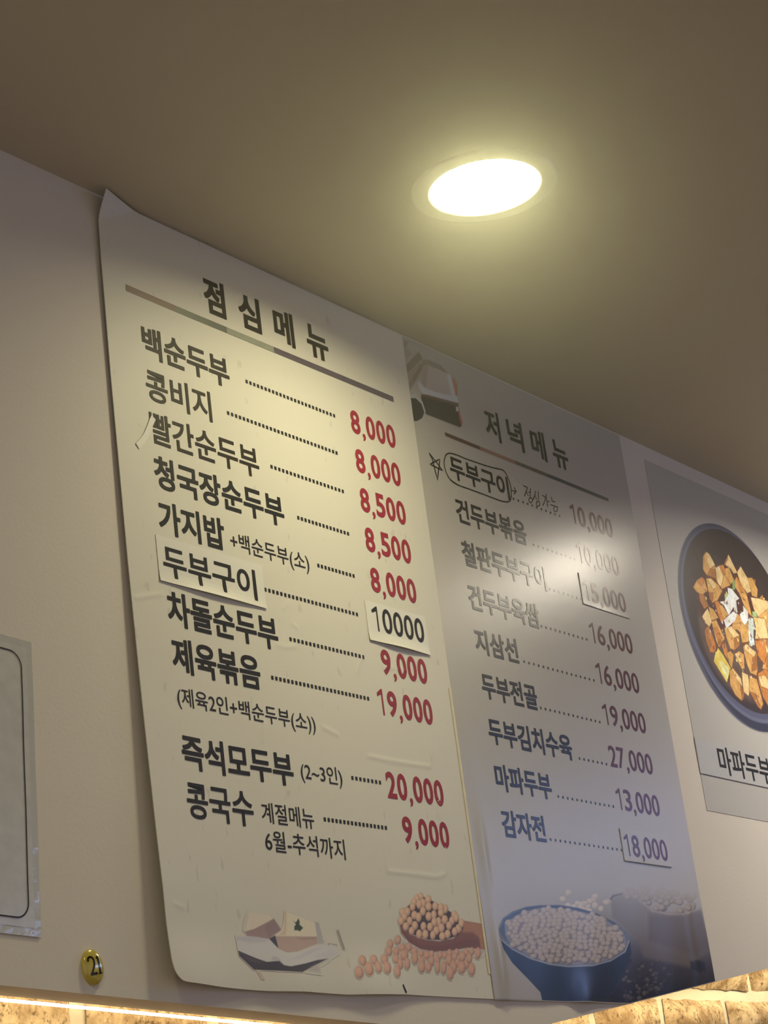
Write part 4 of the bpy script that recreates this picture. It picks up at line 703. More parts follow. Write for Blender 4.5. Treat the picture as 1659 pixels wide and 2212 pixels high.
TOFU_CHUNKS = [('p',(70,36,24),4,1,[(14085,7092),(14970,7458),(15546,7480),(15927,7272),(16158,7089),(16543,6988),(16345,6511),(14027,6128),(13790,6293),(13754,6657)]),('p',(190,142,74),4,1,[(14285,7456),(14434,7564),(14538,7550),(14684,7381),(14634,7130),(14295,7132),(14194,7210)]),('p',(208,176,116),4,1,[(14434,7564),(14538,7550),(14684,7381),(14456,7271),(14406,7371)]),('p',(150,96,44),4,1,[(14456,7271),(14657,7310),(14634,7130),(14295,7132)]),('p',(190,142,74),4,1,[(14678,7336),(14860,7404),(15093,7194),(15124,7101),(14760,6968),(14628,7086)]),('p',(208,176,116),4,1,[(14678,7336),(14826,7375),(14922,7218),(14750,6999),(14662,7059)]),('p',(178,112,48),4,1,[(14860,7404),(15009,7444),(15056,7331),(14956,7246)]),('p',(208,176,116),4,1,[(15055,7475),(15296,7689),(15505,7405),(15360,7355),(15274,7428)]),('p',(190,142,74),4,1,[(15054,7386),(15210,7438),(15320,7226),(15158,7129),(15028,7260)]),('p',(150,96,44),4,1,[(15055,7475),(15283,7686),(15217,7573),(15065,7443)]),('p',(208,176,116),4,1,[(15505,7405),(15700,7549),(15910,7347),(15919,7135),(15753,7072),(15571,7195)]),('p',(190,142,74),4,1,[(15900,7379),(16077,7412),(16213,7223),(16123,7060),(15935,7060),(15928,7216)]),('p',(190,142,74),4,1,[(13703,6807),(13886,6958),(14094,7056),(14167,7022),(14210,6846),(13995,6732),(13806,6741)]),('p',(178,112,48),4,1,[(13886,6958),(14094,7056),(14127,6971),(14009,6885)]),('p',(150,96,44),4,1,[(13866,6730),(14041,6741),(14144,6556),(13962,6471),(13857,6591)]),('p',(190,142,74),4,1,[(14245,7058),(14433,7093),(14726,6995),(14766,6926),(14510,6717),(14309,6649),(14243,6820)]),('p',(208,176,116),4,1,[(14292,7067),(14428,7081),(14568,6988),(14448,6901)]),('p',(150,96,44),4,1,[(14243,6820),(14426,6843),(14360,6669),(14238,6690)]),('p',(190,142,74),4,1,[(15357,7233),(15459,7319),(15719,7043),(15771,6653),(15585,6709),(15431,7014),(15306,7101)]),('p',(178,112,48),4,1,[(15459,7319),(15565,7238),(15634,7061),(15490,7046)]),('p',(208,176,116),4,1,[(15870,7015),(16189,7050),(16529,7065),(16553,7013),(16345,6511),(16037,6676),(15904,6809)]),('p',(190,142,74),4,1,[(15986,6667),(16464,6906),(16345,6511),(15993,6453)]),('p',(208,176,116),4,1,[(13832,6322),(14081,6502),(14135,6416),(14176,6295),(14023,6174),(13893,6226)]),('p',(190,142,74),4,1,[(14140,6545),(14304,6520),(14434,6403),(14231,6326),(14143,6321)]),('p',(178,112,48),4,1,[(14419,6680),(14529,6710),(14834,6525),(14628,6393),(14516,6331),(14437,6468)]),('p',(190,142,74),4,1,[(14545,6637),(14663,6658),(14834,6525),(14636,6416)]),('p',(190,142,74),4,1,[(14896,6341),(15199,6599),(15519,6544),(15570,6383),(14963,6283)]),('p',(178,112,48),4,1,[(13830,6072),(13991,6187),(14044,6117),(14160,5843),(14019,5734),(13876,5721),(13828,5907)]),('p',(150,96,44),4,1,[(13830,6072),(13926,6117),(14006,5858),(13863,5739)]),('p',(190,142,74),4,1,[(14146,6281),(14329,6342),(14524,6058),(14490,6023),(14245,5857),(14186,5965)]),('p',(178,112,48),4,1,[(14184,6170),(14324,6223),(14424,6062),(14277,5940)]),('p',(150,96,44),4,1,[(14281,5950),(14515,6037),(14266,5860)]),('p',(190,142,74),4,1,[(14597,6248),(14850,6320),(15115,6204),(15043,6023),(14808,5896),(14667,5904),(14597,6090)]),('p',(208,176,116),4,1,[(14706,6266),(14872,6324),(15115,6204),(14877,6125)]),('p',(150,96,44),4,1,[(14873,6115),(15111,6193),(15032,6021),(14810,5901)]),('p',(190,142,74),4,1,[(14928,6363),(15321,6459),(15541,6374),(15427,6144),(15171,6083),(15181,6265)]),('p',(208,176,116),4,1,[(15821,6646),(16275,6692),(16274,6341),(15722,6242),(15838,6424)]),('p',(178,112,48),4,1,[(15697,6207),(16092,6250),(16054,6000),(15894,5823),(15722,5928)]),('p',(214,184,82),4,1,[(13957,5570),(14042,5689),(14207,5836),(14325,5752),(14547,5542),(14297,5263)]),('p',(222,204,140),4,1,[(14171,5612),(14360,5582),(14470,5501),(14342,5327),(14197,5471)]),('p',(178,112,48),4,1,[(14368,5915),(14513,5978),(14543,5845),(14500,5681),(14407,5755)]),('p',(190,142,74),4,1,[(14526,5803),(14647,5851),(14749,5798),(14590,5548),(14519,5626)]),('p',(190,142,74),4,1,[(14779,5823),(14997,5906),(15149,5870),(15071,5620),(14974,5586),(14861,5717)]),('p',(208,176,116),4,1,[(14801,5826),(14963,5871),(15028,5722),(14936,5699)]),('p',(190,142,74),4,1,[(15182,6005),(15342,6090),(15672,5961),(15564,5643),(15484,5552),(15281,5572),(15197,5728)]),('p',(208,176,116),4,1,[(15182,6005),(15293,6072),(15662,5989),(15536,5890),(15327,5947)]),('p',(150,96,44),4,1,[(15464,5868),(15674,5941),(15561,5663),(15308,5586)]),('p',(190,142,74),4,1,[(14484,5484),(14633,5555),(14860,5402),(14789,5119),(14726,5013),(14530,5083),(14409,5240)]),('p',(208,176,116),4,1,[(14586,5538),(14860,5402),(14850,5273),(14686,5377)]),('p',(150,96,44),4,1,[(14783,5313),(14896,5182),(14799,5042),(14726,5013)]),('p',(208,176,116),4,1,[(14953,5534),(15153,5513),(15136,5265),(15020,5131),(14874,5179),(14892,5328)]),('p',(190,142,74),4,1,[(15211,5502),(15476,5481),(15538,5063),(15410,4958),(15302,5002),(15102,5230)]),('p',(150,96,44),4,1,[(15102,5230),(15325,5212),(15459,4974),(15302,5002)]),('p',(178,112,48),4,1,[(15564,5593),(15873,5719),(16003,5688),(15738,5050),(15608,5182),(15536,5420)]),('p',(208,176,116),4,1,[(15565,5544),(15824,5601),(15936,5527),(15869,5367),(15605,5380)]),('p',(150,170,110),4,1,[(14843,6896),(14988,6922),(14923,6812),(14813,6760)]),('p',(120,150,80),4,1,[(15237,7188),(15357,7233),(15287,7054),(15197,7026)]),('p',(150,175,110),4,1,[(15809,6748),(15934,6770),(15991,6679),(15791,6645)]),('p',(206,206,214),4,1,[(14595,6711),(14789,6756),(14978,6899),(15009,7036),(15170,7043),(15388,6907),(15252,6849),(15208,6622),(15096,6625),(15109,6714),(14853,6518),(14734,6670)]),('p',(206,206,214),4,1,[(14628,6393),(15048,6616),(15199,6599),(15052,6454),(14660,6248)]),('p',(206,206,214),4,1,[(15296,6616),(15462,6688),(15484,6802),(15635,6718),(15593,6556),(15408,6437),(15299,6507)]),('p',(190,196,196),4,1,[(15637,6608),(15781,6621),(15792,6420),(15594,6387)]),('p',(190,200,214),4,1,[(15601,6577),(15808,6613),(15666,6263),(15659,6141),(15501,6065),(15458,6169)])]
STAR = [[(6289,7386),(6571,7195),(6269,7217),(6538,7358),(6402,7015),(6346,7308),(6289,7386)]]
OVAL = [[(6707,7463),(6811,7511),(7002,7530),(7190,7525),(7430,7532),(7674,7539),(7923,7555),(8153,7579),(8234,7554),(8281,7491),(8319,7396),(8322,7293),(8284,7166),(8188,7089),(7995,7061),(7773,7060),(7555,7062),(7220,7061),(6914,7059),(6737,7097),(6662,7171),(6631,7277),(6647,7366),(6707,7463)],[(6736,7092),(6824,7074),(6918,7057)]]
HAND = [[(8318,7296),(8450,7307)],[(8414,7366),(8462,7314),(8379,7250)],[(8682,7452),(8800,7451),(8728,7355),(8671,7285)],[(8743,7373),(8784,7315)],[(8878,7452),(8830,7303)],[(8802,7379),(8854,7380)],[(8880,7266),(8870,7247),(8852,7230),(8830,7217),(8808,7213),(8790,7216),(8781,7227),(8781,7244),(8790,7263),(8808,7281),(8830,7293),(8852,7298),(8870,7294),(8880,7283),(8880,7266)],[(9011,7441),(8977,7366),(8891,7269)],[(8972,7357),(9014,7302)],[(9088,7454),(9063,7307)],[(9079,7253),(9069,7234),(9051,7216),(9029,7203),(9007,7198),(8989,7202),(8979,7214),(8979,7231),(8989,7251),(9007,7269),(9030,7282),(9052,7287),(9070,7283),(9080,7271),(9079,7253)],[(9181,7412),(9279,7403),(9231,7317),(9160,7241)],[(9306,7463),(9299,7249)],[(9295,7346),(9370,7349)],[(9455,7443),(9456,7379),(9551,7385)],[(9390,7307),(9601,7314)],[(9580,7279),(9569,7258),(9548,7238),(9523,7225),(9498,7219),(9477,7223),(9466,7235),(9466,7254),(9477,7274),(9497,7294),(9523,7307),(9548,7313),(9569,7309),(9580,7297),(9580,7279)]]
RIDGES = [[(-3,4148),(245,4223),(468,4284)],[(2712,4576),(2635,4493)],[(2432,4018),(2597,4016),(2793,4061)],[(2777,4336),(2862,4294)],[(4504,4069),(5032,4089)],[(4098,4123),(3941,3899)],[(3984,2858),(4417,2847),(5279,2865)],[(5279,2865),(5371,3137)],[(4072,1877),(4082,1463),(4566,1466),(5113,1457),(5305,1514),(5386,1861)],[(5342,2460),(5349,2219)],[(107,841),(267,818)],[(2039,3028),(1981,2799)],[(3146,3109),(3411,3055)]]
SCRAP = [[(271,5994),(412,6138),(494,6263),(550,6360),(596,6432)]]
DOTS = [[(2378,7378),(4133,7386)],[(1954,6845),(4085,6858)],[(2685,6332),(4118,6329)],[(3105,5753),(4117,5759)],[(3401,5193),(4123,5193)],[(2302,4683),(4093,4679)],[(2679,4131),(4114,4131)],[(2253,3598),(4108,3596)],[(3578,2546),(4138,2551)],[(2943,1993),(4143,1992)],[(8337,7178),(9597,7170)],[(8703,6536),(9851,6537)],[(8967,5902),(9851,5912)],[(8565,5280),(9816,5273)],[(7940,4651),(9836,4656)],[(8194,4025),(9812,4018)],[(9050,3405),(9812,3387)],[(8295,2784),(9813,2766)],[(7915,2153),(9844,2143)]]

# ------------------------------------------------------------------ lunch menu poster
RID = [np.array(r, float) * 1e-4 for r in RIDGES]


def seg_dist(u, v, line):
    d = np.full(u.shape, 9.0)
    for (x1, y1), (x2, y2) in zip(line, line[1:]):
        dx, dy = x2 - x1, y2 - y1
        t = np.clip(((u - x1) * dx + (v - y1) * dy) / (dx * dx + dy * dy), 0, 1)
        d = np.minimum(d, np.hypot(u - x1 - t * dx, v - y1 - t * dy))
    return d


def lunch_lift(u, v):
    """How far the lunch sheet stands off the board: its left edge peels, most at the foot; the top corner curls."""
    u, v = np.asarray(u, float), np.asarray(v, float)
    edge = np.interp(v, [0.0, 0.10, 0.16, 0.31, 0.46, 0.68, 0.82, 0.91], [0.0150, 0.0135, 0.0110, 0.0065, 0.0035, 0.0016, 0.0022, 0.0040])
    w = 0.0022 + edge * np.clip((0.16 - u) / 0.166, 0, 1) ** 1.6
    w += 0.0050 * smooth01((0.07 - v) / 0.07) * smooth01((0.50 - u) / 0.2) * (0.75 + 0.25 * np.sin(u * 38))
    w += 0.0022 * np.exp(-((u - 0.36) / 0.07) ** 2) * smooth01((0.05 - v) / 0.05)
    t = np.clip((0.034 - (u + 0.006) * 0.50 - (CEIL_V - 0.0035 - v)) / 0.034, 0, 1)
    w += 0.0145 * t ** 1.2
    w += 0.0010 * smooth01((v - 0.885) / 0.02) * np.sin(u * 21 + 1.0) ** 2
    near = np.zeros(u.shape)
    for r in RID:
        lo, hi = r.min(0) - 0.012, r.max(0) + 0.012
        m_ = (u > lo[0]) & (u < hi[0]) & (v > lo[1]) & (v < hi[1])
        if m_.any():
            near[m_] = np.maximum(near[m_], np.exp(-(seg_dist(u[m_], v[m_], r) / 0.0022) ** 2))
    w += 0.0006 * near
    return w


def surface(lift, gap=0.0):
    def put3(u, v):
        u, v = np.asarray(u, float), np.asarray(v, float)
        return np.stack([u, -(lift(u, v) + gap), v], -1)
    return put3


def lunch_low(u):
    a = np.interp(u, [-0.006, 0.017, 0.075, 0.164, 0.221, 0.297, 0.4155, 0.60], [0.0055, 0.0045, 0.0018, 0.0, 0.0005, -0.0012, 0.0012, -0.0006])
    r = 0.020
    if u < -0.006 + r:
        a += r - math.sqrt(max(0.0, r * r - (r - (u + 0.006)) ** 2))
    return float(a)


lunch = thing('lunch_menu_poster', (OX, 0, OZ), 'cream lunch menu poster with heavy black dish names and crimson prices, one edge peeling', 'menu')
link('sheet', sheet_mesh('sheet', -0.006, 0.600, CEIL_V - 0.0035, lunch_low, surface(lunch_lift), 0.0025, 0.0010), M['lunch'], lunch)
S1 = surface(lunch_lift, 0.0004)
KL = M['black_ink']
for t, a, c in (('점', 0.1746, 0.2139), ('심', 0.2399, 0.2818), ('메', 0.3085, 0.3487), ('뉴', 0.3750, 0.4195)):
    words('heading_syllable', t, a, c, 0.8136, 0.8622 if t != '뉴' else 0.8602, 0.034, S1, M['bloom_ink'], lunch)
rule = rect('heading_rule', 0.0325, 0.1185, 0.7953, 0.8035, S1, M['maroon'], lunch, 8)
for a, c, k in ((0.1185, 0.2116, 'moss'), (0.2116, 0.3022, 'sage'), (0.3022, 0.5570, 'mauve')):
    rect('rule_segment', a, c, 0.7953, 0.8035, S1, M[k], rule, 8)
for i, (t, u1, v0, h) in enumerate((('백순두부', 0.2070, 0.7188, 0.0402), ('콩비지', 0.1666, 0.6645, 0.0395), ('빨간순두부', 0.2458, 0.6108, 0.0400), ('청국장순두부', 0.2845, 0.5563, 0.0402),
                                    ('가지밥', 0.1667, 0.5024, 0.0398), ('차돌순두부', 0.2462, 0.3944, 0.0405), ('제육볶음', 0.2055, 0.3409, 0.0403), ('즉석모두부', 0.2470, 0.2325, 0.0388), ('콩국수', 0.1678, 0.1790, 0.0392))):
    words('dish_name', t, 0.0528, u1, v0, v0 + h, 0.016 if t[0] in '콩빨' else 0.024, S1, M['bloom_ink'] if v0 > 0.6 else KL, lunch)  # upper rows take the ink with lamp bloom painted in
for t, u0, u1, v0, v1 in (('+백순두부(소)', 0.1766, 0.3233, 0.5035, 0.5305), ('(제육2인+백순두부(소))', 0.0543, 0.2990, 0.2993, 0.3244), ('(2~3인)', 0.2611, 0.3390, 0.2392, 0.2645),
                          ('계절메뉴', 0.1819, 0.2757, 0.1858, 0.2095), ('6월-추석까지', 0.1830, 0.3282, 0.1538, 0.1780)):
    words('serving_note', t, u0, u1, v0, v1, 0.006, S1, KL, lunch)
for t, u0, v0 in (('8,000', 0.4500, 0.7240), ('8,000', 0.4500, 0.6690), ('8,500', 0.4490, 0.6143), ('8,500', 0.4490, 0.5600), ('8,000', 0.4495, 0.5055), ('9,000', 0.4500, 0.3965),
                  ('19,000', 0.4300, 0.3425), ('20,000', 0.4277, 0.2370), ('9,000', 0.4500, 0.1835)):
    V, F = figures(t, u0, 0.5485, v0, v0 + 0.0335, 0.028)
    place('price', V, F, S1, M['red_ink'], lunch)
for (a, va), (c, vc) in DOTS[:10]:
    V, F = dotted(a * 1e-4, c * 1e-4 - 0.001, (va + vc) * 0.5e-4, 0.00735, 0.0041, 0.0046)
    place('dot_leader', V, F, S1, KL, lunch)

pr = Print(0.085, 0.012, 0.5995, 0.185, 0.00085, (160, 156, 150), LUNCH_PAPER)
pr.draw(LUNCH_ART)
art = pr.build('printed_picture', M['lunch_art'], lunch, surface(lunch_lift, 0.0003))
art['label'] = 'printed tofu in a cloth and soybeans in a wooden spoon'
V, F = polyline_strip(np.array(SCRAP[0]) * 1e-4, 0.0075)
sc_ = place('glue_scrap', V, F, surface(lunch_lift, 0.0010), M['sticker'], lunch, 'torn pale scrap of tape')
rect('lit_edge_strip', 0.5945, 0.5998, 0.03, 0.40, surface(lunch_lift, 0.0006), M['tape'], lunch, 1, 60, 'yellow strip painted as the lit side of the curled edge')  # light on the curled edge, painted as a yellow strip
V, F = polyline_strip([(0.4065, 0.0125), (0.4085, 0.008), (0.4115, 0.003)], 0.0030)
place('ink_mark', V, F, S1, KL, lunch)


def slip_lift(base, u0, u1, v0, v1, up):
    def f(u, v):
        u, v = np.asarray(u, float), np.asarray(v, float)
        x, y = (u - u0) / (u1 - u0), (v - v0) / (v1 - v0)
        return base(u, v) + 0.0007 + up * np.clip((0.30 - y) / 0.30, 0, 1) ** 2 * (0.35 + 0.65 * np.sin(np.clip(x, 0, 1) * 3.0) ** 2)
    return f


def slip(name, u0, u1, v0, v1, up, mat, parent, base, slant=0.0, label=None):
    fn = slip_lift(base, u0, u1, v0, v1, up)
    us, vs = np.linspace(u0, u1, 25), np.linspace(v0, v1, 13)
    P_ = [(a + slant * (c - v0), c) for c in vs for a in us]
    f = [(j * 25 + i, j * 25 + i + 1, (j + 1) * 25 + i + 1, (j + 1) * 25 + i) for j in range(12) for i in range(24)]
    put3 = surface(fn)
    front = put3(*np.array(P_).T)
    back = front.copy()
    back[:, 1] += 0.0003
    n = len(P_)
    rim = [i for i in range(25)] + [25 * j + 24 for j in range(1, 13)] + [25 * 12 + i for i in range(23, -1, -1)] + [25 * j for j in range(11, 0, -1)]
    f += [tuple(i + n for i in q[::-1]) for q in f] + [(rim[(k + 1) % len(rim)], rim[k], rim[k] + n, rim[(k + 1) % len(rim)] + n) for k in range(len(rim))]
    o = link(name, mesh_from(name, np.vstack([front, back]), f), mat, parent)
    if label:
        o['label'] = label
    return o, surface(lambda u, v: fn(u, v) + 0.0003)


s_, T1 = slip('name_sticker', 0.0440, 0.2300, 0.4436, 0.4980, 0.0035, M['sticker'], lunch, lunch_lift, 0, 'white paper slip pasted over one dish name')
words('lettering', '두부구이', 0.0526, 0.2148, 0.4505, 0.4885, 0.018, T1, KL, s_)
s_, T1 = slip('price_sticker', 0.4300, 0.5605, 0.4378, 0.4905, 0.0040, M['sticker'], lunch, lunch_lift, 0, 'white paper slip pasted over one price')
V, F = figures('10000', 0.4400, 0.5533, 0.4525, 0.4855, 0.014)
place('lettering', V, F, T1, KL, s_)

# ------------------------------------------------------------------ dinner menu poster (local u runs 0.6 .. 1.2 on the wall, 0 .. 0.6 here)
DU = 0.6005


def dinner_lift(u, v):
    u, v = np.asarray(u, float), np.asarray(v, float)
    w = 0.0016 + 0.0008 * np.sin(u * 9 + 0.7) * np.sin(v * 7)
    foot = smooth01((0.22 - v) / 0.22)
    w += foot * 0.0007 * (np.sin(u * 30 + v * 9) + 0.5 * np.sin(u * 55 - v * 18 + 1.3) + 1.5)
    w += 0.0030 * smooth01((0.45 - v) / 0.4) * np.exp(-((u - 0.022) / 0.010) ** 2) * (0.6 + 0.4 * np.sin(v * 40))
    w += 0.0040 * np.exp(-((u - 0.215) / 0.026) ** 2 - ((v + 0.002) / 0.030) ** 2)
    w += 0.0007 * smooth01((0.20 - v) / 0.12) * np.exp(-((u - 0.548) / 0.011) ** 2)
    return w


def dinner_low(u):
    return float(max(-0.0015, edge_v(u + DU) + 0.0005))


dinner = thing('dinner_menu_poster', (OX + DU, 0, OZ), 'glossy grey dinner menu poster with maroon prices and a printed bowl of soybeans', 'menu')
link('sheet', sheet_mesh('sheet', 0.0, 0.599, CEIL_V - 0.0030, dinner_low, surface(dinner_lift), 0.0025, 0.0008), M['dinner'], dinner)
S2 = surface(dinner_lift, 0.0004)
KD, RD = M['dinner_black'], M['dinner_red']
for t, a, c in (('저', 0.7880, 0.8265), ('녁', 0.8471, 0.8891), ('메', 0.9112, 0.9514), ('뉴', 0.9718, 1.0148)):
    words('heading_syllable', t, a - DU, c - DU, 0.8012, 0.8495 if t != '뉴' else 0.8464, 0.026, S2, KD, dinner)
rule = rect('heading_rule', 0.6765 - DU, 0.7630 - DU, 0.7762, 0.7820, S2, M['rust'], dinner, 8)
for a, c, k in ((0.7630, 0.8562, 'rose'), (0.8562, 0.9451, 'olive'), (0.9451, 1.1240, 'slate')):
    rect('rule_segment', a - DU, c - DU, 0.7762, 0.7820, S2, M[k], rule, 8)
for t, u1, v0, v1 in (('두부구이', 0.8265, 0.7126, 0.7487), ('건두부볶음', 0.8553, 0.6481, 0.6850), ('철판두부구이', 0.8910, 0.5851, 0.6228), ('건두부육쌈', 0.8553, 0.5218, 0.5590), ('지삼선', 0.7826, 0.4596, 0.4957),
                      ('두부전골', 0.8147, 0.3967, 0.4330), ('두부김치수육', 0.8890, 0.3339, 0.3705), ('마파두부', 0.8160, 0.2708, 0.3075), ('감자전', 0.7826, 0.2092, 0.2458)):
    words('dish_name', t, 0.6765 - DU, u1 - DU, v0, v1, 0.022, S2, KD, dinner)
for t, v0 in (('10,000', 0.7140), ('10,000', 0.6515), ('16,000', 0.5255), ('16,000', 0.4633), ('19,000', 0.4009), ('27,000', 0.3377), ('13,000', 0.2747)):
    V, F = figures(t, 0.9935 - DU, 1.1205 - DU, v0, v0 + 0.0318, 0.010)
    place('price', V, F, S2, RD, dinner)
for (a, va), (c, vc) in DOTS[10:]:
    V, F = dotted(a * 1e-4 - DU, c * 1e-4 - DU - 0.001, (va + vc) * 0.5e-4, 0.01265, 0.0034, 0.0034)
    place('dot_leader', V, F, S2, KD, dinner)
for t, v0, v1, tv in (('15,000', 0.5840, 0.6330, 0.5915), ('18,000', 0.1995, 0.2465, 0.2076)):
    s_, T2 = slip('price_sticker', 0.9885 - DU, 1.1265 - DU, v0, v1, 0.0006, M['sticker_film'], dinner, dinner_lift, 0, 'grey slip pasted over one price')
    V, F = figures(t, 0.9940 - DU, 1.1205 - DU, tv, tv + 0.0318, 0.010)
    place('lettering', V, F, T2, RD, s_)
    V, F = polyline_strip([(0.9885 - DU, v1), (0.9885 - DU, v0), (1.1265 - DU, v0)], 0.0011, sub=1)
    place('cut_edge', V, F, T2, M['sticker_edge'], s_)


def pen(name, lines, parent, width, label):
    V, F = [], []
    for l in lines:
        p = np.array(l) * 1e-4
        p[:, 0] -= DU
        if len(p) <= 7:
            p = np.vstack([p[i] + (p[i + 1] - p[i]) * t for i in range(len(p) - 1) for t in (0, 0.2, 0.4, 0.6, 0.8)] + [p[-1]])
            a, f = polyline_strip(p, width, sub=1)
        else:
            a, f = polyline_strip(p, width, sub=5)
        n = len(V)
        V += a.tolist()
        F += [tuple(i + n for i in q) for q in f]
    return place(name, V, F, S2, M['pen'], parent, label)


pen('pen_star', STAR, dinner, 0.0022, 'hand drawn star')
pen('pen_ring', OVAL, dinner, 0.0021, 'hand drawn ring round the first dish')
pen('pen_note', HAND, dinner, 0.0017, 'handwritten arrow and note')


def shifted(ops):
    d = int(round(DU * 1e4))
    out = []
    for o in ops:
        if o[0] == 'p':
            out.append(('p', o[1], o[2], o[3], [(x - d, y) for x, y in o[4]]))
        else:
            out.append(('b', o[1], o[2], (o[3][0] - d,) + tuple(o[3][1:])))
    return out


pr = Print(0.0, 0.74, 0.14, CEIL_V - 0.0035, 0.0009, (116, 110, 102), DINNER_PAPER)
pr.draw(shifted(TOFU_ART))
art = pr.build('printed_picture', M['dinner_art'], dinner, surface(dinner_lift, 0.0003), lambda u, v: (u > 0.0003).all(1) & (v < CEIL_V - 0.0034).all(1))
art['label'] = 'printed tofu in a wooden box beside a sauce dish'
pr = Print(0.0, -0.001, 0.5985, 0.21, 0.0009, (152, 150, 160), DINNER_PAPER, (0.034, 0.038, 0.050))
full = (slice(0, pr.U.shape[0]), slice(0, pr.U.shape[1]))
U, V_ = pr.U, pr.V
right = smooth01((U - 0.06) / 0.24)
fade = smooth01((0.165 - V_) / 0.115) * (0.25 + 0.75 * right)
low = smooth01((0.075 - V_) / 0.07)
dark = pr.ink((74, 72, 82)) * (1 - low[..., None] * right[..., None]) + pr.ink((30, 30, 40)) * low[..., None] * right[..., None]
dark = dark * right[..., None] + pr.ink((132, 126, 146)) * (1 - right[..., None])
pr.put(full, dark, fade)
pr.draw(shifted(BOWL_ART))
pr.a *= smooth01((0.19 - V_) / 0.06)
art = pr.build('printed_picture', M['dinner_art'], dinner, surface(dinner_lift, 0.0003), lambda u, v: np.minimum(v[:, 0], v[:, 1]) > np.maximum(-0.001, -0.1277 + 0.1347 * (u.max(1) + DU) + 0.001))
art['label'] = 'printed blue bowl and a sack of soybeans'

# ------------------------------------------------------------------ dish photo poster on the right
PU, PV = 1.2760, 0.2985
dish = thing('dish_photo_poster', (OX + PU, 0, OZ + PV), 'pale grey poster showing braised tofu in a dark bowl beside the dinner menu', 'poster')
flat = lambda u, v: np.full(np.shape(u), 0.0006)
S3 = surface(flat)
link('sheet', sheet_mesh('sheet', 0.0, 0.50, 0.587, lambda u: 0.0, S3, 0.02, 0.0004), M['dish'], dish)
pr = Print(0.02, 0.135, 0.4985, 0.54, 0.0009, (162, 154, 141), DISH_PAPER)


def oval(cx, cy, a, b, tilt, n=72):
    ct, st = math.cos(tilt), math.sin(tilt)
    return [(int(1e4 * (cx - PU + a * math.cos(k) * ct - b * math.sin(k) * st)), int(1e4 * (cy - PV + a * math.cos(k) * st + b * math.sin(k) * ct))) for k in [2 * math.pi * i / n for i in range(n)]]


pr.poly((70, 69, 84), 8, 1, oval(1.5205, 0.6371, 0.2089, 0.1831, 0.0688))
pr.poly((38, 36, 46), 30, 0.8, oval(1.5285, 0.6300, 0.2010, 0.1750, 0.0688))
pr.poly((94, 94, 110), 20, 0.9, oval(1.5260, 0.6420, 0.2040, 0.1720, 0.0688))
pr.poly((74, 73, 90), 14, 0.9, oval(1.5275, 0.6450, 0.2010, 0.1680, 0.0688))
pr.poly((52, 38, 33), 10, 1, oval(1.5296, 0.6495, 0.1979, 0.1627, 0.075))
pr.poly((92, 72, 58), 90, 0.8, oval(1.5150, 0.6100, 0.150, 0.105, 0.075))
dd, ee = int(PU * 1e4), int(PV * 1e4)
rr_ = random.Random(8)
for i in range(60):      # the half of the dish that runs out of the picture
    a, rad = rr_.uniform(-1.5, 1.5), rr_.uniform(0.02, 0.145)
    cx, cy = 1.565 + rad * math.cos(a) * 0.9, 0.622 + rad * math.sin(a) * 0.75
    if cx < 1.60:
        continue
    an = rr_.uniform(0, 3.1)
    q = [(int(1e4 * (cx - PU + r_ * math.cos(an + k))), int(1e4 * (cy - PV + r_ * math.sin(an + k)))) for k, r_ in ((0, 0.024), (1.3, 0.015), (2.9, 0.022), (4.4, 0.016))]
    pr.poly(rr_.choice([(190, 142, 74), (208, 176, 116), (178, 112, 48), (170, 118, 58)]), 4, 1, q)
    pr.poly((150, 96, 44), 4, 0.8, [q[0], q[1], (int(1e4 * (cx - PU)), int(1e4 * (cy - PV)))])
for o in TOFU_CHUNKS:
    if o[1] in ((190, 142, 74), (178, 112, 48), (208, 176, 116)):      # sauce pooled round each piece
        c0 = np.mean(o[4], axis=0)
        pr.poly((112, 62, 26), 10, 0.75, [(x - dd + (x - c0[0]) * 0.10, y - ee + (y - c0[1]) * 0.10 - 6) for x, y in o[4]])
    pr.poly(o[1], o[2], o[3], [(x - dd, y - ee) for x, y in o[4]])
for i in range(130):
    a, rad = rr_.uniform(0, 6.28), rr_.uniform(0.02, 0.15)
    cx, cy = 1.535 + rad * math.cos(a) - PU, 0.625 + rad * math.sin(a) * 0.8 - PV
    s = rr_.uniform(0.0010, 0.0032)
    pr.poly(rr_.choice([(236, 222, 190), (96, 52, 24), (120, 64, 28), (228, 196, 120)]), 4, 0.8, [(int(1e4 * (cx + s * math.cos(k))), int(1e4 * (cy + s * 1.2 * math.sin(k)))) for k in (0, 1.3, 2.6, 3.9, 5.1)])
pr.grain(0.30, oval(1.5296, 0.6495, 0.190, 0.155, 0.075))
art = pr.build('printed_picture', M['dish_art'], dish, surface(flat, 0.0003))
art['label'] = 'printed photo of braised tofu cubes with spring onion in a dark bowl'
s_, T3 = slip('caption_strip', -0.0006, 0.50, 0.3570 - PV, 0.4148 - PV, 0.0002, M['strip'], dish, flat, 0, 'lighter grey caption strip')
words('lettering', '마파두부', 1.3461 - PU, 1.5320 - PU, 0.3635 - PV, 0.4098 - PV, 0.014, T3, KL, s_)
V, F = polyline_strip([(-0.0006, 0.4148 - PV), (-0.0006, 0.3570 - PV), (0.50, 0.3570 - PV)], 0.0009, sub=1)
place('cut_edge', V, F, T3, M['sticker_edge'], s_)

# ------------------------------------------------------------------ laminated notice on the left
TR, BR, BL, TL = np.array((-0.1554, 0.3416)), np.array((-0.1691, 0.0448)), np.array((-0.3790, 0.0540)), np.array((-0.3655, 0.3520))
notice = thing('laminated_notice', (OX + BL[0], 0, OZ + BL[1]), 'laminated grey notice with a thin black round-cornered border, left of the lunch menu', 'notice')


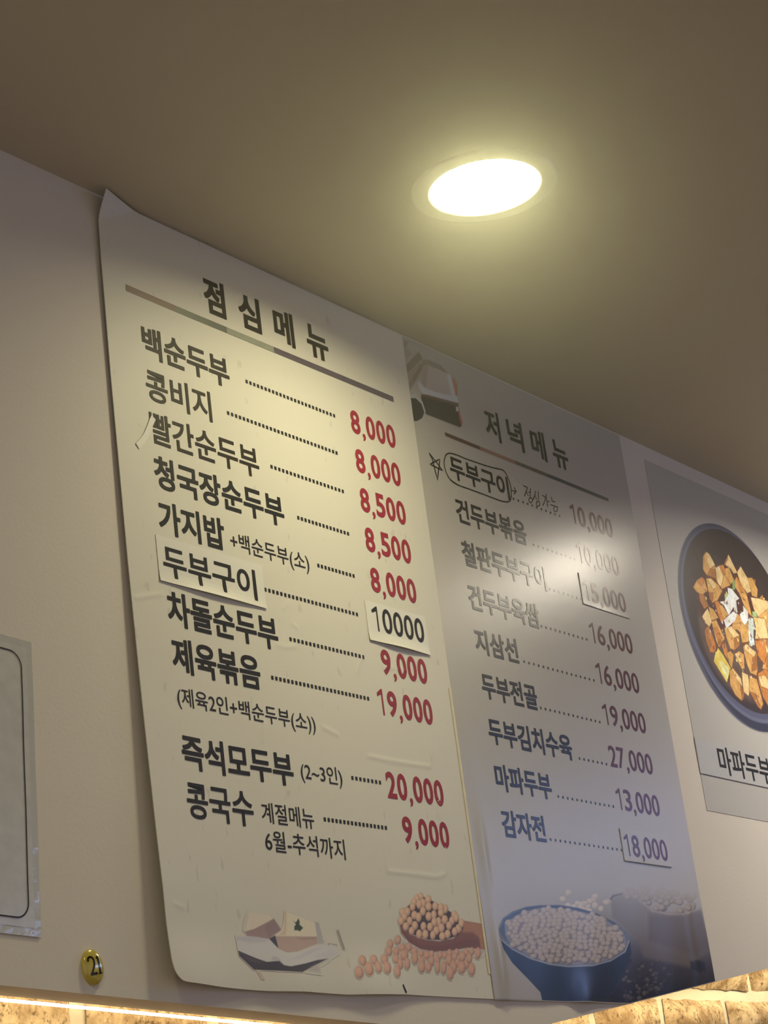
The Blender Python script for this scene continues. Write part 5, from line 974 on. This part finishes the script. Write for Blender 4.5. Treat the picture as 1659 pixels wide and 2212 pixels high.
def quad_pt(x, y):
    return (BL * (1 - x) * (1 - y) + BR * x * (1 - y) + TR * x * y + TL * (1 - x) * y) - BL


def notice_lift(u, v):
    u, v = np.asarray(u, float), np.asarray(v, float)
    return 0.0012 + 0.0004 * np.sin(v * 26 + u * 9) ** 2


def notice_patch(name, ins, gap, mat, thick):
    n = 40
    xs = np.linspace(ins / 0.21, 1 - ins / 0.21, n + 1)
    ys = np.linspace(ins / 0.297, 1 - ins / 0.297, n + 1)
    p = np.array([quad_pt(x, y) for y in ys for x in xs])
    f = [(j * (n + 1) + i, j * (n + 1) + i + 1, (j + 1) * (n + 1) + i + 1, (j + 1) * (n + 1) + i) for j in range(n) for i in range(n)]
    fr_ = surface(notice_lift, gap)(p[:, 0], p[:, 1])
    bk_ = fr_.copy(); bk_[:, 1] += thick
    k = len(p)
    rim = list(range(n + 1)) + [(n + 1) * j + n for j in range(1, n + 1)] + [(n + 1) * n + i for i in range(n - 1, -1, -1)] + [(n + 1) * j for j in range(n - 1, 0, -1)]
    m_ = len(rim)
    f += [tuple(i + k for i in q[::-1]) for q in f] + [(2 * k + (i + 1) % m_, 2 * k + i, 2 * k + m_ + i, 2 * k + m_ + (i + 1) % m_) for i in range(m_)]
    return link(name, mesh_from(name, np.vstack([fr_, bk_, fr_[rim], bk_[rim]]), f, True), mat, notice)


notice_patch('film', 0.0, 0.0, M['laminate'], 0.0006)
notice_patch('paper_insert', 0.008, 0.0003, M['laminate_paper'], 0.0002)
pts = []
a0, a1, b0, b1, r = 0.075, 0.925, 0.055, 0.950, 0.016
for cx, cy, t0, dx, dy in ((a1, b1, 0, -1, -1), (a0, b1, 1, 1, -1), (a0, b0, 2, 1, 1), (a1, b0, 3, -1, 1)):
    for k in range(9):
        t = (t0 + k / 8) * math.pi / 2
        pts.append(quad_pt(cx + (dx * r + r * math.cos(t)) / 0.21, cy + (dy * r + r * math.sin(t)) / 0.297))
pts.append(pts[0])
pts = [p + (q - p) * t for p, q in zip(pts, pts[1:]) for t in np.arange(0, 1, 1 / max(1, int(np.hypot(*(q - p)) / 0.006)))] + [pts[0]]
V, F = polyline_strip(np.array(pts), 0.0014, sub=1)
place('border_line', V, F, surface(notice_lift, 0.0009), KL, notice)

# ------------------------------------------------------------------ gold number badge
badge = thing('number_badge', (OX - 0.1024, 0, OZ + 0.0187), 'small domed gold oval badge numbered 21 below the laminated notice', 'badge')
badge.rotation_euler = (0, math.radians(-10), 0)
A_, B_, H_ = 0.0142, 0.0178, 0.0062


def dome(u, v):
    q = np.clip((np.asarray(u) / A_) ** 2 + (np.asarray(v) / B_) ** 2, 0, 1)
    return 0.0012 + H_ * np.sqrt(np.maximum(1 - q, 0)) ** 0.9


bm = bmesh.new()
rings = []
for k in range(13):
    t = math.sin(math.pi / 2 * k / 12)
    if k == 0:
        rings.append([bm.verts.new((0, -float(dome(0, 0)), 0))])
    else:
        rings.append([bm.verts.new((A_ * t * math.cos(x), -float(dome(A_ * t * math.cos(x), B_ * t * math.sin(x))), B_ * t * math.sin(x))) for x in [2 * math.pi * i / 48 for i in range(48)]])
rings.append([bm.verts.new((p.co.x, 0.0, p.co.z)) for p in rings[-1]])
for i in range(48):
    bm.faces.new((rings[0][0], rings[1][i], rings[1][(i + 1) % 48]))
for a, c in zip(rings[1:], rings[2:]):
    for i in range(48):
        bm.faces.new((a[i], c[i], c[(i + 1) % 48], a[(i + 1) % 48]))
bmesh.ops.recalc_face_normals(bm, faces=bm.faces)
from_bm('disc', bm, M['gold'], badge, True)
SB = surface(dome, 0.00035)
two = np.array([(-0.0093, 0.0060), (-0.0082, 0.0090), (-0.0058, 0.0100), (-0.0032, 0.0085), (-0.0026, 0.0050), (-0.0036, 0.0010), (-0.0058, -0.0030), (-0.0078, -0.0068)])
V, F = polyline_strip(two, 0.0020)
b_, f_ = polyline_strip([(-0.0088 + 0.0080 * k / 8, -0.0066) for k in range(9)], 0.0026, sub=1)
F = F + [tuple(i + len(V) for i in q) for q in f_]
V = np.vstack([V, b_])
place('numeral', V, F, SB, M['badge_ink'], badge)
V, F = [], []
for ln, w_ in (([(0.0035, -0.0070 + 0.0168 * k / 12) for k in range(13)], 0.0028), ([(0.0006 + 0.0060 * k / 5, -0.0072) for k in range(6)], 0.0013), ([(0.0010 + 0.0022 * k / 4, 0.0076 + 0.0018 * k / 4) for k in range(5)], 0.0011)):
    a, f = polyline_strip(ln, w_, sub=1)
    n = len(V)
    V += a.tolist()
    F += [tuple(i + n for i in q) for q in f]
place('numeral', V, F, SB, M['badge_ink'], badge)

bpy.data.objects.remove(_font_ob)

# ------------------------------------------------------------------ added scattering volume, stands in for lens bloom round the lamp
m, nt, b = new_mat('lamp_bloom_haze')
nt.nodes.remove(b)
vol = node(nt, 'ShaderNodeVolumeScatter', Density=HAZE, Anisotropy=BLOOM_HAZE_G)
vol.inputs['Color'].default_value = (0.97, 1.0, 0.84, 1)
nt.links.new(vol.outputs[0], nt.nodes['Material Output'].inputs['Volume'])
bm = bmesh.new(); box(bm, -0.85, 4.6, -2.9, -0.024, 1.92, CEIL - 0.005)
o = from_bm('bloom_haze', bm, m)
tag(o, 'added thin volume under the ceiling imitating lens bloom round the lit downlight', 'bloom_haze', None, 'stuff')
